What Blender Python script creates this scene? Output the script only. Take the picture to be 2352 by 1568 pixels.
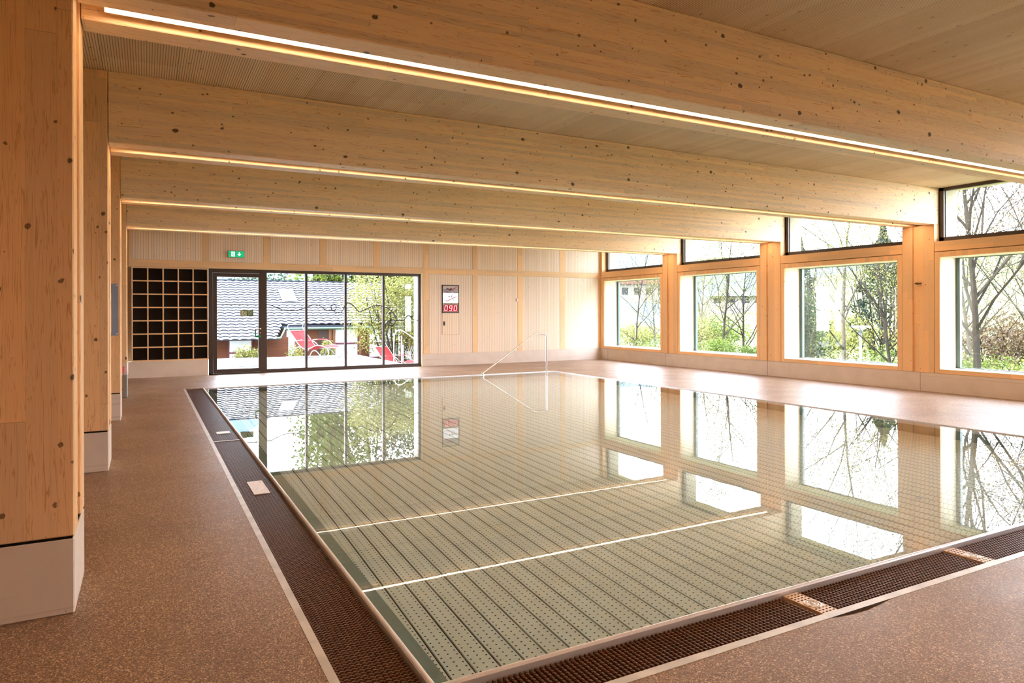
import bpy, math, random
from mathutils import Vector, Matrix

# ------------------------------------------------------------------ camera, sky, sun, exposure
SC = bpy.context.scene
for o in list(bpy.data.objects): bpy.data.objects.remove(o)
TH, RO = 0.4908, 0.0028
F_PX, HY = 1572.563, 718.9
cam_d = bpy.data.cameras.new('camera'); cam = bpy.data.objects.new('camera', cam_d)
SC.collection.objects.link(cam); SC.camera = cam
r0 = Vector((math.cos(TH), -math.sin(TH), 0)); up0 = Vector((0, 0, 1)); fw = Vector((math.sin(TH), math.cos(TH), 0))
r1 = r0*math.cos(RO) - up0*math.sin(RO); u1 = r0*math.sin(RO) + up0*math.cos(RO)
M = Matrix((r1, u1, -fw)).transposed().to_4x4(); M.translation = Vector((0, 0, 1.5))
cam.matrix_world = M
cam_d.sensor_width = 36; cam_d.lens = F_PX/2352*36
cam_d.shift_y = (HY-784)/2352
cam_d.clip_end = 2000; cam_d.clip_start = 0.05
SC.view_settings.view_transform = 'Standard'; SC.view_settings.look = 'None'
SC.view_settings.gamma = 1; SC.view_settings.use_curve_mapping = False
SC.view_settings.exposure = 1.88
cy = SC.cycles
cy.use_denoising = True
try: cy.denoiser = 'OPENIMAGEDENOISE'
except Exception: pass
cy.max_bounces = 10; cy.diffuse_bounces = 5; cy.glossy_bounces = 5; cy.transmission_bounces = 6
cy.transparent_max_bounces = 16; cy.caustics_refractive = True; cy.caustics_reflective = False
cy.sample_clamp_indirect = 24.0; cy.blur_glossy = 0.5
cy.use_adaptive_sampling = True; cy.adaptive_threshold = 0.015

W = bpy.data.worlds.new('sky'); SC.world = W; W.use_nodes = True
wn = W.node_tree.nodes; wl = W.node_tree.links; wn.clear()
wo = wn.new('ShaderNodeOutputWorld'); wb = wn.new('ShaderNodeBackground')
tc = wn.new('ShaderNodeTexCoord'); sx = wn.new('ShaderNodeSeparateXYZ'); cr = wn.new('ShaderNodeValToRGB')
wl.new(tc.outputs['Generated'], sx.inputs[0]); wl.new(sx.outputs['Z'], cr.inputs[0])
cr.color_ramp.elements[0].position = 0.0; cr.color_ramp.elements[0].color = (0.92, 0.94, 1, 1)
cr.color_ramp.elements[1].position = 0.7; cr.color_ramp.elements[1].color = (0.64, 0.76, 1, 1)
wl.new(cr.outputs[0], wb.inputs[0]); wb.inputs[1].default_value = 5.8
wl.new(wb.outputs[0], wo.inputs[0])
sd = bpy.data.lights.new('sun', 'SUN'); sd.energy = 9.0; sd.angle = 0.01; sd.color = (1, 0.95, 0.86)
sun = bpy.data.objects.new('sun', sd); SC.collection.objects.link(sun)
to_sun = Vector((-0.80, 0.13, 0.62)).normalized()
sun.rotation_euler = to_sun.to_track_quat('Z', 'Y').to_euler(); sun.location = (0, 0, 30)
LED_STRENGTH = 8.5

# ------------------------------------------------------------------ helpers
COL = SC.collection
rnd = random.Random(7)
def root(o): return o
def tag(o, label=None, cat=None, group=None, kind=None):
    if label: o['label'] = label
    if cat: o['category'] = cat
    if group: o['group'] = group
    if kind: o['kind'] = kind
    return o
def empty(name, loc, label, cat, group=None):
    o = bpy.data.objects.new(name, None); COL.objects.link(o); o.location = loc
    o.empty_display_size = 0.1
    return tag(o, label, cat, group)
class MB:
    def __init__(s): s.v = []; s.f = []
    def box(s, x0, x1, y0, y1, z0, z1):
        if x0 > x1: x0, x1 = x1, x0
        if y0 > y1: y0, y1 = y1, y0
        if z0 > z1: z0, z1 = z1, z0
        n = len(s.v)
        s.v += [(x0,y0,z0),(x1,y0,z0),(x1,y1,z0),(x0,y1,z0),(x0,y0,z1),(x1,y0,z1),(x1,y1,z1),(x0,y1,z1)]
        s.f += [(n,n+3,n+2,n+1),(n+4,n+5,n+6,n+7),(n,n+1,n+5,n+4),(n+1,n+2,n+6,n+5),(n+2,n+3,n+7,n+6),(n+3,n,n+4,n+7)]
        return s
    def quad(s, *p):
        n = len(s.v); s.v += [tuple(q) for q in p]; s.f.append(tuple(range(n, n+len(p)))); return s
    def prism(s, prof, axis, a0, a1):
        """closed 2D profile extruded along axis ('x': prof=(y,z); 'y': prof=(x,z); 'z': prof=(x,y))"""
        n = len(s.v); k = len(prof)
        for a in (a0, a1):
            for p, q in prof:
                s.v.append((a,p,q) if axis == 'x' else (p,a,q) if axis == 'y' else (p,q,a))
        for i in range(k):
            j = (i+1) % k; s.f.append((n+i, n+j, n+k+j, n+k+i))
        s.f.append(tuple(n+i for i in range(k))[::-1]); s.f.append(tuple(n+k+i for i in range(k)))
        return s
    def tube(s, pts, r, sides=8, closed=False, cap=True):
        pts = [Vector(p) for p in pts]
        rr = r if isinstance(r, (list, tuple)) else [r]*len(pts)
        n0 = len(s.v); prev = None
        for i, p in enumerate(pts):
            if closed: d = pts[(i+1) % len(pts)] - pts[i-1]
            else: d = pts[min(i+1, len(pts)-1)] - pts[max(i-1, 0)]
            if d.length < 1e-9: d = Vector((0,0,1))
            d.normalize()
            if prev is None:
                a = Vector((0,0,1)) if abs(d.z) < 0.9 else Vector((1,0,0)); u = d.cross(a).normalized()
            else: u = (prev - d*prev.dot(d)); u = u.normalized() if u.length > 1e-6 else prev
            prev = u; w = d.cross(u)
            for k in range(sides):
                t = 2*math.pi*k/sides; q = p + (u*math.cos(t) + w*math.sin(t))*rr[i]; s.v.append(tuple(q))
        m = len(pts)
        for i in range(m if closed else m-1):
            for k in range(sides):
                a = n0+i*sides+k; b = n0+i*sides+(k+1) % sides; j = (i+1) % m
                s.f.append((a, b, n0+j*sides+(k+1) % sides, n0+j*sides+k))
        if cap and not closed:
            s.f.append(tuple(n0+k for k in range(sides))[::-1]); s.f.append(tuple(n0+(m-1)*sides+k for k in range(sides)))
        return s
    def cyl(s, p, q, r, sides=16): return s.tube([p, q], r, sides)
    def build(s, name, mat, parent=None, smooth=False, bevel=0):
        me = bpy.data.meshes.new(name); off = Vector((0,0,0))
        if parent is not None:
            q = parent
            while q is not None: off += Vector(q.location); q = q.parent
        me.from_pydata([tuple(Vector(v)-off) for v in s.v], [], s.f)
        if not isinstance(mat, (list, tuple)): mat = [mat]
        for m in mat: me.materials.append(m)
        if smooth: me.polygons.foreach_set('use_smooth', [True]*len(me.polygons))
        me.update()
        o = bpy.data.objects.new(name, me); COL.objects.link(o)
        if parent is not None: o.parent = parent
        if bevel:
            b = o.modifiers.new('bevel', 'BEVEL'); b.width = bevel; b.segments = 1; b.limit_method = 'ANGLE'
        return o
def struct(name, mb, mat, parent=None, label=None, **k):
    o = mb.build(name, mat, parent, **k)
    if parent is None: o['kind'] = 'structure'
    if label: o['label'] = label
    return o
def thing1(name, mb, mat, label, cat, group=None, kind=None, **k):
    """a thing made of one mesh; origin at its base centre"""
    xs = [v[0] for v in mb.v]; ys = [v[1] for v in mb.v]; zs = [v[2] for v in mb.v]
    c = Vector(((min(xs)+max(xs))/2, (min(ys)+max(ys))/2, min(zs)))
    mb.v = [tuple(Vector(v)-c) for v in mb.v]
    o = mb.build(name, mat, None, **k); o.location = c
    return tag(o, label, cat, group, kind)
def copy_tree(o, loc, label=None, rot=None, scale=None):
    kids = {}
    for x in bpy.data.objects:
        if x.parent: kids.setdefault(x.parent.name, []).append(x)
    def rec(a, par):
        c = a.copy(); COL.objects.link(c)
        if par is not None: c.parent = par
        for ch in kids.get(a.name, []): rec(ch, c)
        return c
    r = rec(o, None); r.location = loc
    if label: r['label'] = label
    if rot is not None: r.rotation_euler = (0, 0, rot)
    if scale is not None: r.scale = (scale,)*3 if not isinstance(scale, tuple) else scale
    return r

# ------------------------------------------------------------------ node helpers
class N:
    def __init__(s, name, rough=0.6, spec=0.3, metal=0.0):
        s.m = bpy.data.materials.new(name); s.m.use_nodes = True
        s.t = s.m.node_tree; s.t.nodes.clear()
        s.out = s.t.nodes.new('ShaderNodeOutputMaterial'); s.b = s.t.nodes.new('ShaderNodeBsdfPrincipled')
        s.t.links.new(s.b.outputs[0], s.out.inputs[0])
        s.b.inputs['Roughness'].default_value = rough; s.b.inputs['Specular IOR Level'].default_value = spec
        s.b.inputs['Metallic'].default_value = metal
    def n(s, t, **k):
        x = s.t.nodes.new(t)
        for a, b in k.items(): setattr(x, a, b)
        return x
    def put(s, sock, v):
        if isinstance(v, bpy.types.NodeSocket): s.t.links.new(v, sock)
        else: sock.default_value = v
    def math(s, op, a, b=0.0, c=0.0):
        x = s.n('ShaderNodeMath', operation=op); s.put(x.inputs[0], a); s.put(x.inputs[1], b)
        s.put(x.inputs[2], c); return x.outputs[0]
    def pos(s):
        g = s.n('ShaderNodeNewGeometry'); x = s.n('ShaderNodeSeparateXYZ'); s.t.links.new(g.outputs['Position'], x.inputs[0])
        return dict(x=x.outputs[0], y=x.outputs[1], z=x.outputs[2])
    def objpos(s):
        g = s.n('ShaderNodeTexCoord'); x = s.n('ShaderNodeSeparateXYZ'); s.t.links.new(g.outputs['Object'], x.inputs[0])
        return dict(x=x.outputs[0], y=x.outputs[1], z=x.outputs[2])
    def vec(s, a, b, c):
        x = s.n('ShaderNodeCombineXYZ'); s.put(x.inputs[0], a); s.put(x.inputs[1], b); s.put(x.inputs[2], c); return x.outputs[0]
    def noise(s, v, scale=1, detail=2, rough=0.5, dist=0.0):
        x = s.n('ShaderNodeTexNoise'); s.put(x.inputs['Vector'], v); x.inputs['Scale'].default_value = scale
        x.inputs['Detail'].default_value = detail; x.inputs['Roughness'].default_value = rough
        x.inputs['Distortion'].default_value = dist; return x.outputs[0]
    def white(s, v):
        x = s.n('ShaderNodeTexWhiteNoise', noise_dimensions='3D'); s.put(x.inputs['Vector'], v); return x.outputs[0]
    def vor(s, v, scale=1, rand=1.0, dim='3D'):
        x = s.n('ShaderNodeTexVoronoi', voronoi_dimensions=dim); s.put(x.inputs['Vector'], v); x.inputs['Scale'].default_value = scale
        x.inputs['Randomness'].default_value = rand; return x
    def mix(s, f, a, b, blend='MIX'):
        x = s.n('ShaderNodeMix', data_type='RGBA', blend_type=blend)
        s.put(x.inputs[0], f)
        for i, c in ((6, a), (7, b)):
            if isinstance(c, bpy.types.NodeSocket): s.t.links.new(c, x.inputs[i])
            else: x.inputs[i].default_value = (*c, 1)
        return x.outputs[2]
    def ramp(s, v, stops):
        x = s.n('ShaderNodeValToRGB'); s.put(x.inputs[0], v); e = x.color_ramp.elements
        while len(e) < len(stops): e.new(0.5)
        for i, (p, c) in enumerate(stops): e[i].position = p; e[i].color = (*c, 1) if len(c) == 3 else c
        return x.outputs[0]
    def step(s, v, lo, hi):
        x = s.n('ShaderNodeMapRange'); x.interpolation_type = 'SMOOTHSTEP'; s.put(x.inputs[0], v)
        x.inputs[1].default_value = lo; x.inputs[2].default_value = hi
        x.inputs[3].default_value = 0; x.inputs[4].default_value = 1; return x.outputs[0]
    def col(s, c): s.put(s.b.inputs['Base Color'], c if isinstance(c, bpy.types.NodeSocket) else (*c, 1)); return s
    def bump(s, h, strength=0.3, dist=0.01):
        x = s.n('ShaderNodeBump'); x.inputs['Strength'].default_value = strength; x.inputs['Distance'].default_value = dist
        s.put(x.inputs['Height'], h); s.t.links.new(x.outputs[0], s.b.inputs['Normal']); return s
def srgb(r, g, b):
    f = lambda c: (c/12.92 if c <= .04045 else ((c+.055)/1.055)**2.4)
    return tuple(f(v/255) for v in (r, g, b))
def mulc(c, k): return tuple(min(1, v*k) for v in c)

def glulam(name, base, A='x', B='z', C='y', lam=0.04, L=2.3, knots=1.0, rough=0.55, var=0.16, grain=0.5, seams=True, kscale=3.2, spec=0.25, ox=0.0):
    m = N(name, rough, spec); p = m.pos()
    a, b, c = p[A], p[B], p[C]
    a = m.math('ADD', a, ox)
    idx = m.math('FLOOR', m.math('DIVIDE', b, lam)); cidx = m.math('FLOOR', m.math('DIVIDE', c, 0.21))
    r = m.white(m.vec(idx, cidx, 1.7))
    a2 = m.math('ADD', a, m.math('MULTIPLY', r, L)); j = m.math('FLOOR', m.math('DIVIDE', a2, L))
    rb = m.white(m.vec(idx, j, cidx))
    off = m.math('MULTIPLY', rb, 37.0)
    v = m.vec(m.math('ADD', m.math('MULTIPLY', a, 1.1), off), m.math('MULTIPLY', b, 26), m.math('MULTIPLY', c, 26))
    g1 = m.noise(v, 1.0, 3, 0.55, 0.8)
    ring = m.math('FRACT', m.math('MULTIPLY', g1, 7.0))
    ring = m.math('ABSOLUTE', m.math('SUBTRACT', ring, 0.5))
    ring = m.step(ring, 0.40, 0.5)
    v2 = m.vec(m.math('MULTIPLY', a, 3), m.math('MULTIPLY', b, 220), m.math('MULTIPLY', c, 220))
    g2 = m.noise(v2, 1.0, 2)
    big = m.noise(m.vec(m.math('MULTIPLY', a, .5), b, c), 1.0, 2)
    k = m.math('ADD', 1.0-var*0.6, m.math('MULTIPLY', rb, var))
    k = m.math('MULTIPLY', k, m.math('ADD', 0.93, m.math('MULTIPLY', big, 0.12)))
    k = m.math('MULTIPLY', k, m.math('ADD', 0.96, m.math('MULTIPLY', g2, 0.08)))
    base2 = m.mix(rb, base, tuple(x*y for x, y in zip(base, (1.03, 0.96, 0.86))))
    c0 = m.mix(m.math('MULTIPLY', ring, grain), base2, tuple(x*y for x, y in zip(base, (0.72, 0.54, 0.36))))
    cc = m.n('ShaderNodeVectorMath', operation='SCALE'); m.put(cc.inputs[0], c0); m.put(cc.inputs['Scale'], k)
    col = cc.outputs[0]
    # knots
    if knots > 0:
        wob = m.math('MULTIPLY', m.math('SUBTRACT', m.noise(m.vec(m.math('MULTIPLY', a, 30), m.math('MULTIPLY', b, 45), m.math('MULTIPLY', c, 45)), 1.0, 2), .5), .022)
        vk = m.vec(m.math('ADD', m.math('MULTIPLY', a, 0.8), wob), m.math('ADD', m.math('ADD', b, wob), m.math('MULTIPLY', c, .93)), 0.0)
        vo = m.vor(vk, kscale, dim='2D'); gate = m.white(vo.outputs['Position'])
        rad = m.math('MULTIPLY', m.math('MULTIPLY', gate, gate), 0.072*knots)
        d = m.math('SUBTRACT', rad, vo.outputs['Distance']); halo = m.step(d, -0.03, 0.02); core = m.step(d, 0.0, 0.012)
        col = m.mix(m.math('MULTIPLY', halo, 0.35), col, mulc(base, 0.5)); col = m.mix(m.math('MULTIPLY', core, .85), col, srgb(70, 48, 34))
        vo = m.vor(vk, kscale*2.3, dim='2D'); gate = m.white(vo.outputs['Position'])
        d = m.math('SUBTRACT', m.math('MULTIPLY', m.step(gate, .35, 1.0), 0.085*knots), vo.outputs['Distance']); core = m.step(d, 0.0, 0.02)
        col = m.mix(m.math('MULTIPLY', core, .8), col, srgb(96, 64, 42))
    if seams:
        fb = m.math('FRACT', m.math('DIVIDE', b, lam)); s1 = m.math('LESS_THAN', fb, 0.0012/lam)
        fj = m.math('FRACT', m.math('DIVIDE', a2, L)); s2 = m.math('LESS_THAN', fj, 0.004/L)
        sg = m.math('MAXIMUM', m.math('MULTIPLY', s1, 0.25), m.math('MULTIPLY', s2, 0.45))
        col = m.mix(sg, col, mulc(base, 0.35))
    m.col(col); m.bump(g2, 0.08, 0.002)
    return m.m

def boards(name, base, pitch=0.056, A='z', B='x', ox=0.0, groove=0.0045, rough=0.6):
    m = N(name, rough, 0.2); p = m.pos(); a, b = p[A], m.math('ADD', p[B], ox)
    idx = m.math('FLOOR', m.math('DIVIDE', b, pitch)); rb = m.white(m.vec(idx, 3.1, 0.4))
    f = m.math('FRACT', m.math('DIVIDE', b, pitch)); gr = m.math('LESS_THAN', f, groove/pitch)
    v = m.vec(m.math('MULTIPLY', b, 70), m.math('ADD', m.math('MULTIPLY', a, 2.0), m.math('MULTIPLY', rb, 30)), 0.0)
    g = m.noise(v, 1.0, 3, 0.6, 0.5)
    k = m.math('MULTIPLY', m.math('ADD', 0.92, m.math('MULTIPLY', rb, 0.12)), m.math('ADD', 0.9, m.math('MULTIPLY', g, 0.2)))
    cc = m.n('ShaderNodeVectorMath', operation='SCALE'); m.put(cc.inputs[0], m.mix(rb, base, tuple(x*y for x, y in zip(base, (1.0, .95, .86))))); m.put(cc.inputs['Scale'], k)
    vo = m.vor(m.vec(b, m.math('MULTIPLY', a, .8), 0.0), 3.3, dim='2D'); gate = m.white(vo.outputs['Position'])
    core = m.step(m.math('SUBTRACT', m.math('MULTIPLY', gate, 0.05), vo.outputs['Distance']), 0, 0.02)
    col = m.mix(m.math('MULTIPLY', core, .6), cc.outputs[0], mulc(base, 0.35))
    col = m.mix(gr, col, mulc(base, 0.28)); m.col(col)
    m.bump(m.math('SUBTRACT', 1.0, gr), 0.5, 0.003)
    return m.m

def plain(name, col, rough=0.5, spec=0.4, metal=0.0, var=0.0, scale=20):
    m = N(name, rough, spec, metal)
    if var:
        p = m.objpos(); n = m.noise(m.vec(p['x'], p['y'], p['z']), scale, 4)
        m.col(m.mix(m.step(n, .3, .7), mulc(col, 1-var), mulc(col, 1+var)))
    else: m.col(col)
    return m.m
def emit(name, col, s):
    m = bpy.data.materials.new(name); m.use_nodes = True; t = m.node_tree; t.nodes.clear()
    o = t.nodes.new('ShaderNodeOutputMaterial'); e = t.nodes.new('ShaderNodeEmission')
    e.inputs[0].default_value = (*col, 1); e.inputs[1].default_value = s; t.links.new(e.outputs[0], o.inputs[0]); return m

# ------------------------------------------------------------------ materials
SPRUCE = srgb(252, 229, 196); LARCH = srgb(246, 206, 158); PALE = srgb(243, 236, 218); WHITEWASH = srgb(244, 228, 212)
M_beam = glulam('glulam_spruce', SPRUCE, 'x', 'z', 'y', grain=0.85, var=0.2, knots=1.08)
M_col = glulam('glulam_spruce_upright', srgb(246, 208, 164), 'z', 'x', 'y', lam=0.13, L=3.1, kscale=2.6, knots=0.9, grain=0.8)
M_post = glulam('larch_post', LARCH, 'z', 'y', 'x', lam=0.1, L=2.6, knots=0.5, grain=0.25)
M_rail = glulam('larch_rail_long', LARCH, 'y', 'z', 'x', lam=0.16, L=1.9, knots=0.2, grain=0.25)
M_railx = glulam('larch_rail_cross', srgb(240, 208, 166), 'x', 'z', 'y', lam=0.16, L=1.3, knots=0.15, grain=0.2)
M_studx = glulam('larch_stud', srgb(240, 208, 166), 'z', 'x', 'y', lam=0.2, L=1.3, knots=0.3, grain=0.2)
M_reveal = glulam('pale_spruce_lining', PALE, 'z', 'x', 'y', lam=0.09, L=4, knots=0.6, grain=0.12, var=0.08)
M_sill = glulam('pale_spruce_sill', PALE, 'y', 'x', 'z', lam=0.12, L=4, knots=0.4, grain=0.12, var=0.08)
M_board = boards('whitewashed_boards', WHITEWASH)
M_board_l = boards('timber_boards_side', srgb(214, 170, 120), A='z', B='y', pitch=0.09)
M_dark = plain('dark_bronze_frame', srgb(74, 62, 56), 0.4, 0.5, 0.3)
M_green = plain('grey_green_frame', srgb(88, 104, 100), 0.4, 0.5, 0.2)
M_black = plain('black_lining', srgb(38, 28, 24), 0.5, 0.4)
M_gap = plain('black_gap', (0.01, 0.008, 0.006), 0.9, 0.1)

# steel
m = N('brushed_steel', 0.36, 0.5, 0.45); p = m.pos()
m.col(m.mix(m.noise(m.vec(p['x'], p['y'], p['z']), 6, 3), (0.70, 0.69, 0.71), (0.84, 0.83, 0.86))); M_steel = m.m
M_steel_pol = plain('polished_steel', (0.75, 0.74, 0.72), 0.16, 0.5, 1.0)
m = N('steel_ledge', 0.45, 0.5, 0.6); p = m.pos()
m.col(m.mix(m.noise(m.vec(p['x'], m.math('MULTIPLY', p['y'], .2), m.math('MULTIPLY', p['z'], 8)), 9, 2), srgb(110, 124, 112), srgb(140, 146, 130))); M_ledge = m.m
# concrete
m = N('light_concrete', 0.75, 0.2); p = m.pos(); v = m.vec(p['x'], p['y'], p['z'])
c = m.mix(m.noise(v, 3, 5, .6), srgb(206, 192, 180), srgb(234, 222, 210))
lines = m.noise(m.vec(m.math('MULTIPLY', p['x'], .3), m.math('MULTIPLY', p['y'], .3), m.math('MULTIPLY', p['z'], 26)), 1, 2)
c = m.mix(m.math('MULTIPLY', m.step(lines, .62, .7), .3), c, srgb(160, 142, 122))
vo = m.vor(v, 14); gate = m.white(vo.outputs['Position'])
hole = m.step(m.math('SUBTRACT', m.math('MULTIPLY', m.step(gate, .55, 1.0), 0.085), vo.outputs['Distance']), 0, .01)
c = m.mix(m.math('MULTIPLY', hole, .8), c, srgb(84, 68, 56)); m.col(c); M_conc = m.m
# floor: brown terrazzo-like speckled coating
m = N('speckled_floor', 0.42, 0.32); p = m.pos(); v = m.vec(p['x'], p['y'], p['z'])
vo = m.vor(v, 185); r_ = m.white(vo.outputs['Position'])
cc = m.ramp(r_, [(0.0, srgb(66, 48, 40)), (0.35, srgb(124, 96, 80)), (0.62, srgb(156, 124, 103)), (0.86, srgb(196, 158, 128)), (0.96, srgb(255, 232, 190))])
vo2 = m.vor(v, 420); r2 = m.white(vo2.outputs['Position'])
cc = m.mix(0.35, cc, m.ramp(r2, [(0, srgb(84, 62, 52)), (.6, srgb(140, 112, 92)), (1, srgb(224, 190, 152))]))
big = m.noise(v, 0.9, 4, .6)
cc = m.mix(m.math('MULTIPLY', m.step(big, .35, .7), .25), cc, srgb(96, 70, 56)); m.col(cc)
m.put(m.b.inputs['Roughness'], m.math('ADD', 0.26, m.math('MULTIPLY', m.noise(v, 1.7, 4, .6), 0.32)))
m.bump(r_, 0.12, 0.002); M_floor = m.m
# ceiling: perforated ribbed acoustic panels
m = N('perforated_acoustic_panel', 0.6, 0.15); p = m.pos(); P_ = 0.0215
f = m.math('FRACT', m.math('DIVIDE', p['x'], P_)); gl = m.math('LESS_THAN', m.math('ABSOLUTE', m.math('SUBTRACT', f, .5)), 0.16)
fy = m.math('FRACT', m.math('DIVIDE', p['y'], 0.016)); dots = m.math('LESS_THAN', m.math('ABSOLUTE', m.math('SUBTRACT', fy, .5)), 0.33)
pan = m.math('FLOOR', m.math('DIVIDE', m.math('SUBTRACT', p['x'], .27), 0.6235)); rp = m.white(m.vec(pan, m.math('FLOOR', m.math('DIVIDE', p['y'], 2.4)), 0))
strip = m.white(m.vec(m.math('FLOOR', m.math('DIVIDE', p['x'], P_*4)), 5, 0))
fs = m.math('FRACT', m.math('DIVIDE', m.math('SUBTRACT', p['x'], .27), 0.6235)); seam = m.math('LESS_THAN', fs, 0.005)
base = m.mix(strip, srgb(238, 212, 178), srgb(248, 226, 196)); base = m.mix(m.math('MULTIPLY', rp, .35), base, srgb(190, 160, 124))
vo = m.vor(m.vec(p['x'], m.math('MULTIPLY', p['y'], .7), 0.0), 5.0, dim='2D'); gate = m.white(vo.outputs['Position'])
kn = m.step(m.math('SUBTRACT', m.math('MULTIPLY', m.step(gate, .5, 1.), 0.09), vo.outputs['Distance']), 0, .02)
base = m.mix(m.math('MULTIPLY', kn, .45), base, srgb(120, 90, 62))
h = m.math('MULTIPLY', gl, m.math('ADD', .45, m.math('MULTIPLY', dots, .5)))
c = m.mix(m.math('MULTIPLY', h, .72), base, srgb(60, 42, 28)); c = m.mix(m.math('MULTIPLY', seam, .8), c, srgb(70, 50, 34)); m.col(c); M_ceil = m.m
# pool floor planks (perforated)
PX0, PITCH = 1.415, 0.1423
m = N('perforated_pool_plank', 0.5, 0.3); p = m.pos()
u = m.math('FRACT', m.math('DIVIDE', m.math('SUBTRACT', p['x'], PX0), PITCH))
row = m.math('FRACT', m.math('MULTIPLY', m.math('SUBTRACT', u, 0.04), 3.0)); ri = m.math('FLOOR', m.math('MULTIPLY', m.math('SUBTRACT', u, 0.04), 3.0))
dx = m.math('MULTIPLY', m.math('SUBTRACT', row, .5), PITCH/3)
yy = m.math('ADD', m.math('DIVIDE', p['y'], 0.042), m.math('MULTIPLY', ri, .5)); dy = m.math('MULTIPLY', m.math('SUBTRACT', m.math('FRACT', yy), .5), 0.042)
dd = m.math('SQRT', m.math('ADD', m.math('MULTIPLY', dx, dx), m.math('MULTIPLY', dy, dy))); hole = m.math('LESS_THAN', dd, 0.0058)
base = m.mix(m.noise(m.vec(p['x'], p['y'], 0.0), 1.3, 4), srgb(232, 230, 218), srgb(244, 242, 232))
sy = m.math('FRACT', m.math('DIVIDE', m.math('SUBTRACT', p['y'], 5.18), 2.49)); sm = m.math('LESS_THAN', sy, 0.003)
c = m.mix(hole, base, srgb(48, 52, 48)); c = m.mix(m.math('MULTIPLY', sm, .5), c, srgb(130, 126, 90)); m.col(c); M_plank = m.m
# water
mw = bpy.data.materials.new('pool_water'); mw.use_nodes = True; t = mw.node_tree; t.nodes.clear()
o_ = t.nodes.new('ShaderNodeOutputMaterial'); g_ = t.nodes.new('ShaderNodeBsdfGlass'); g_.inputs['IOR'].default_value = 1.333
g_.inputs['Roughness'].default_value = 0.0; g_.inputs['Color'].default_value = (1, 1, 1, 1)
t.links.new(g_.outputs[0], o_.inputs[0])
tc_ = t.nodes.new('ShaderNodeNewGeometry'); nz = t.nodes.new('ShaderNodeTexNoise'); nz.inputs['Scale'].default_value = 2.2; nz.inputs['Detail'].default_value = 2
nz2 = t.nodes.new('ShaderNodeTexNoise'); nz2.inputs['Scale'].default_value = 14; nz2.inputs['Detail'].default_value = 1
ad = t.nodes.new('ShaderNodeMath'); ad.operation = 'MULTIPLY_ADD'; ad.inputs[1].default_value = 0.06
t.links.new(tc_.outputs['Position'], nz.inputs['Vector']); t.links.new(tc_.outputs['Position'], nz2.inputs['Vector'])
t.links.new(nz2.outputs[0], ad.inputs[0]); t.links.new(nz.outputs[0], ad.inputs[2])
bm = t.nodes.new('ShaderNodeBump'); bm.inputs['Strength'].default_value = 0.12; bm.inputs['Distance'].default_value = 0.0014
t.links.new(ad.outputs[0], bm.inputs['Height']); t.links.new(bm.outputs[0], g_.inputs['Normal'])
va = t.nodes.new('ShaderNodeVolumeAbsorption'); va.inputs['Color'].default_value = (0.66, 0.97, 0.94, 1); va.inputs['Density'].default_value = 0.22
t.links.new(va.outputs[0], o_.inputs['Volume']); M_water = mw
# window glass (thin pane: reflects a little, lets the rest straight through)
mg = bpy.data.materials.new('window_glass'); mg.use_nodes = True; t = mg.node_tree; t.nodes.clear()
o_ = t.nodes.new('ShaderNodeOutputMaterial'); tr = t.nodes.new('ShaderNodeBsdfTransparent'); gl_ = t.nodes.new('ShaderNodeBsdfGlossy')
gl_.inputs['Roughness'].default_value = 0.01; lwt_ = t.nodes.new('ShaderNodeLayerWeight'); pw_ = t.nodes.new('ShaderNodeMath'); pw_.operation = 'POWER'; pw_.inputs[1].default_value = 5
t.links.new(lwt_.outputs['Facing'], pw_.inputs[0]); fr = t.nodes.new('ShaderNodeMath'); fr.operation = 'MULTIPLY_ADD'; fr.inputs[1].default_value = .9; fr.inputs[2].default_value = .035
t.links.new(pw_.outputs[0], fr.inputs[0])
mx = t.nodes.new('ShaderNodeMixShader'); tr.inputs[0].default_value = (0.98, 0.99, 0.985, 1)
t.links.new(fr.outputs[0], mx.inputs[0]); t.links.new(tr.outputs[0], mx.inputs[1]); t.links.new(gl_.outputs[0], mx.inputs[2]); t.links.new(mx.outputs[0], o_.inputs[0])
M_glass = mg
M_led = emit('warm_led', (1.0, 0.63, 0.37), LED_STRENGTH)
M_ledhouse = plain('white_led_housing', srgb(215, 210, 205), 0.4)

# ------------------------------------------------------------------ room dimensions
XL, XR, YB = -0.32, 13.04, 18.30
B2, PER = 7.594, 3.5245
BEAMS = [B2 + (i-1)*PER for i in range(-2, 4)]        # front faces: -2.98, .545, 4.07, 7.59, 11.12, 14.64
ZB, ZC = 3.145, 3.83
LAM, GAP = 0.20, 0.215; TOT = 2*LAM+GAP
YF = -4.2
PX_L, PX_R, PY_N, PY_F = 1.006, 9.335, 2.565, 15.14
ZW = -0.012

# ---- floor slabs around the pool
mb = MB()
mb.box(-1.9, 0.652, YF, YB+0.2, -0.25, 0)                      # left
mb.box(0.652, XR+0.55, YF, 2.229, -0.25, 0)                    # near
mb.box(PX_R+0.02, XR+0.55, 2.229, YB+0.2, -0.25, 0)            # right
mb.box(0.652, PX_R+0.02, PY_F+0.02, YB+0.2, -0.25, 0)          # far
struct('floor', mb, M_floor, label='brown speckled pool deck floor')
# ---- ceiling
struct('ceiling', MB().box(-1.9, XR+0.75, YF, YB+0.75, ZC, ZC+0.3), M_ceil)
# ---- left / front walls
struct('wall_left', MB().box(-1.9, -1.75, YF, YB+0.2, 0, ZC), M_board_l)
struct('wall_front', MB().box(-1.9, XR+0.65, YF-0.2, YF, -0.3, ZC), boards('front_boards', WHITEWASH, pitch=0.09))

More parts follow.
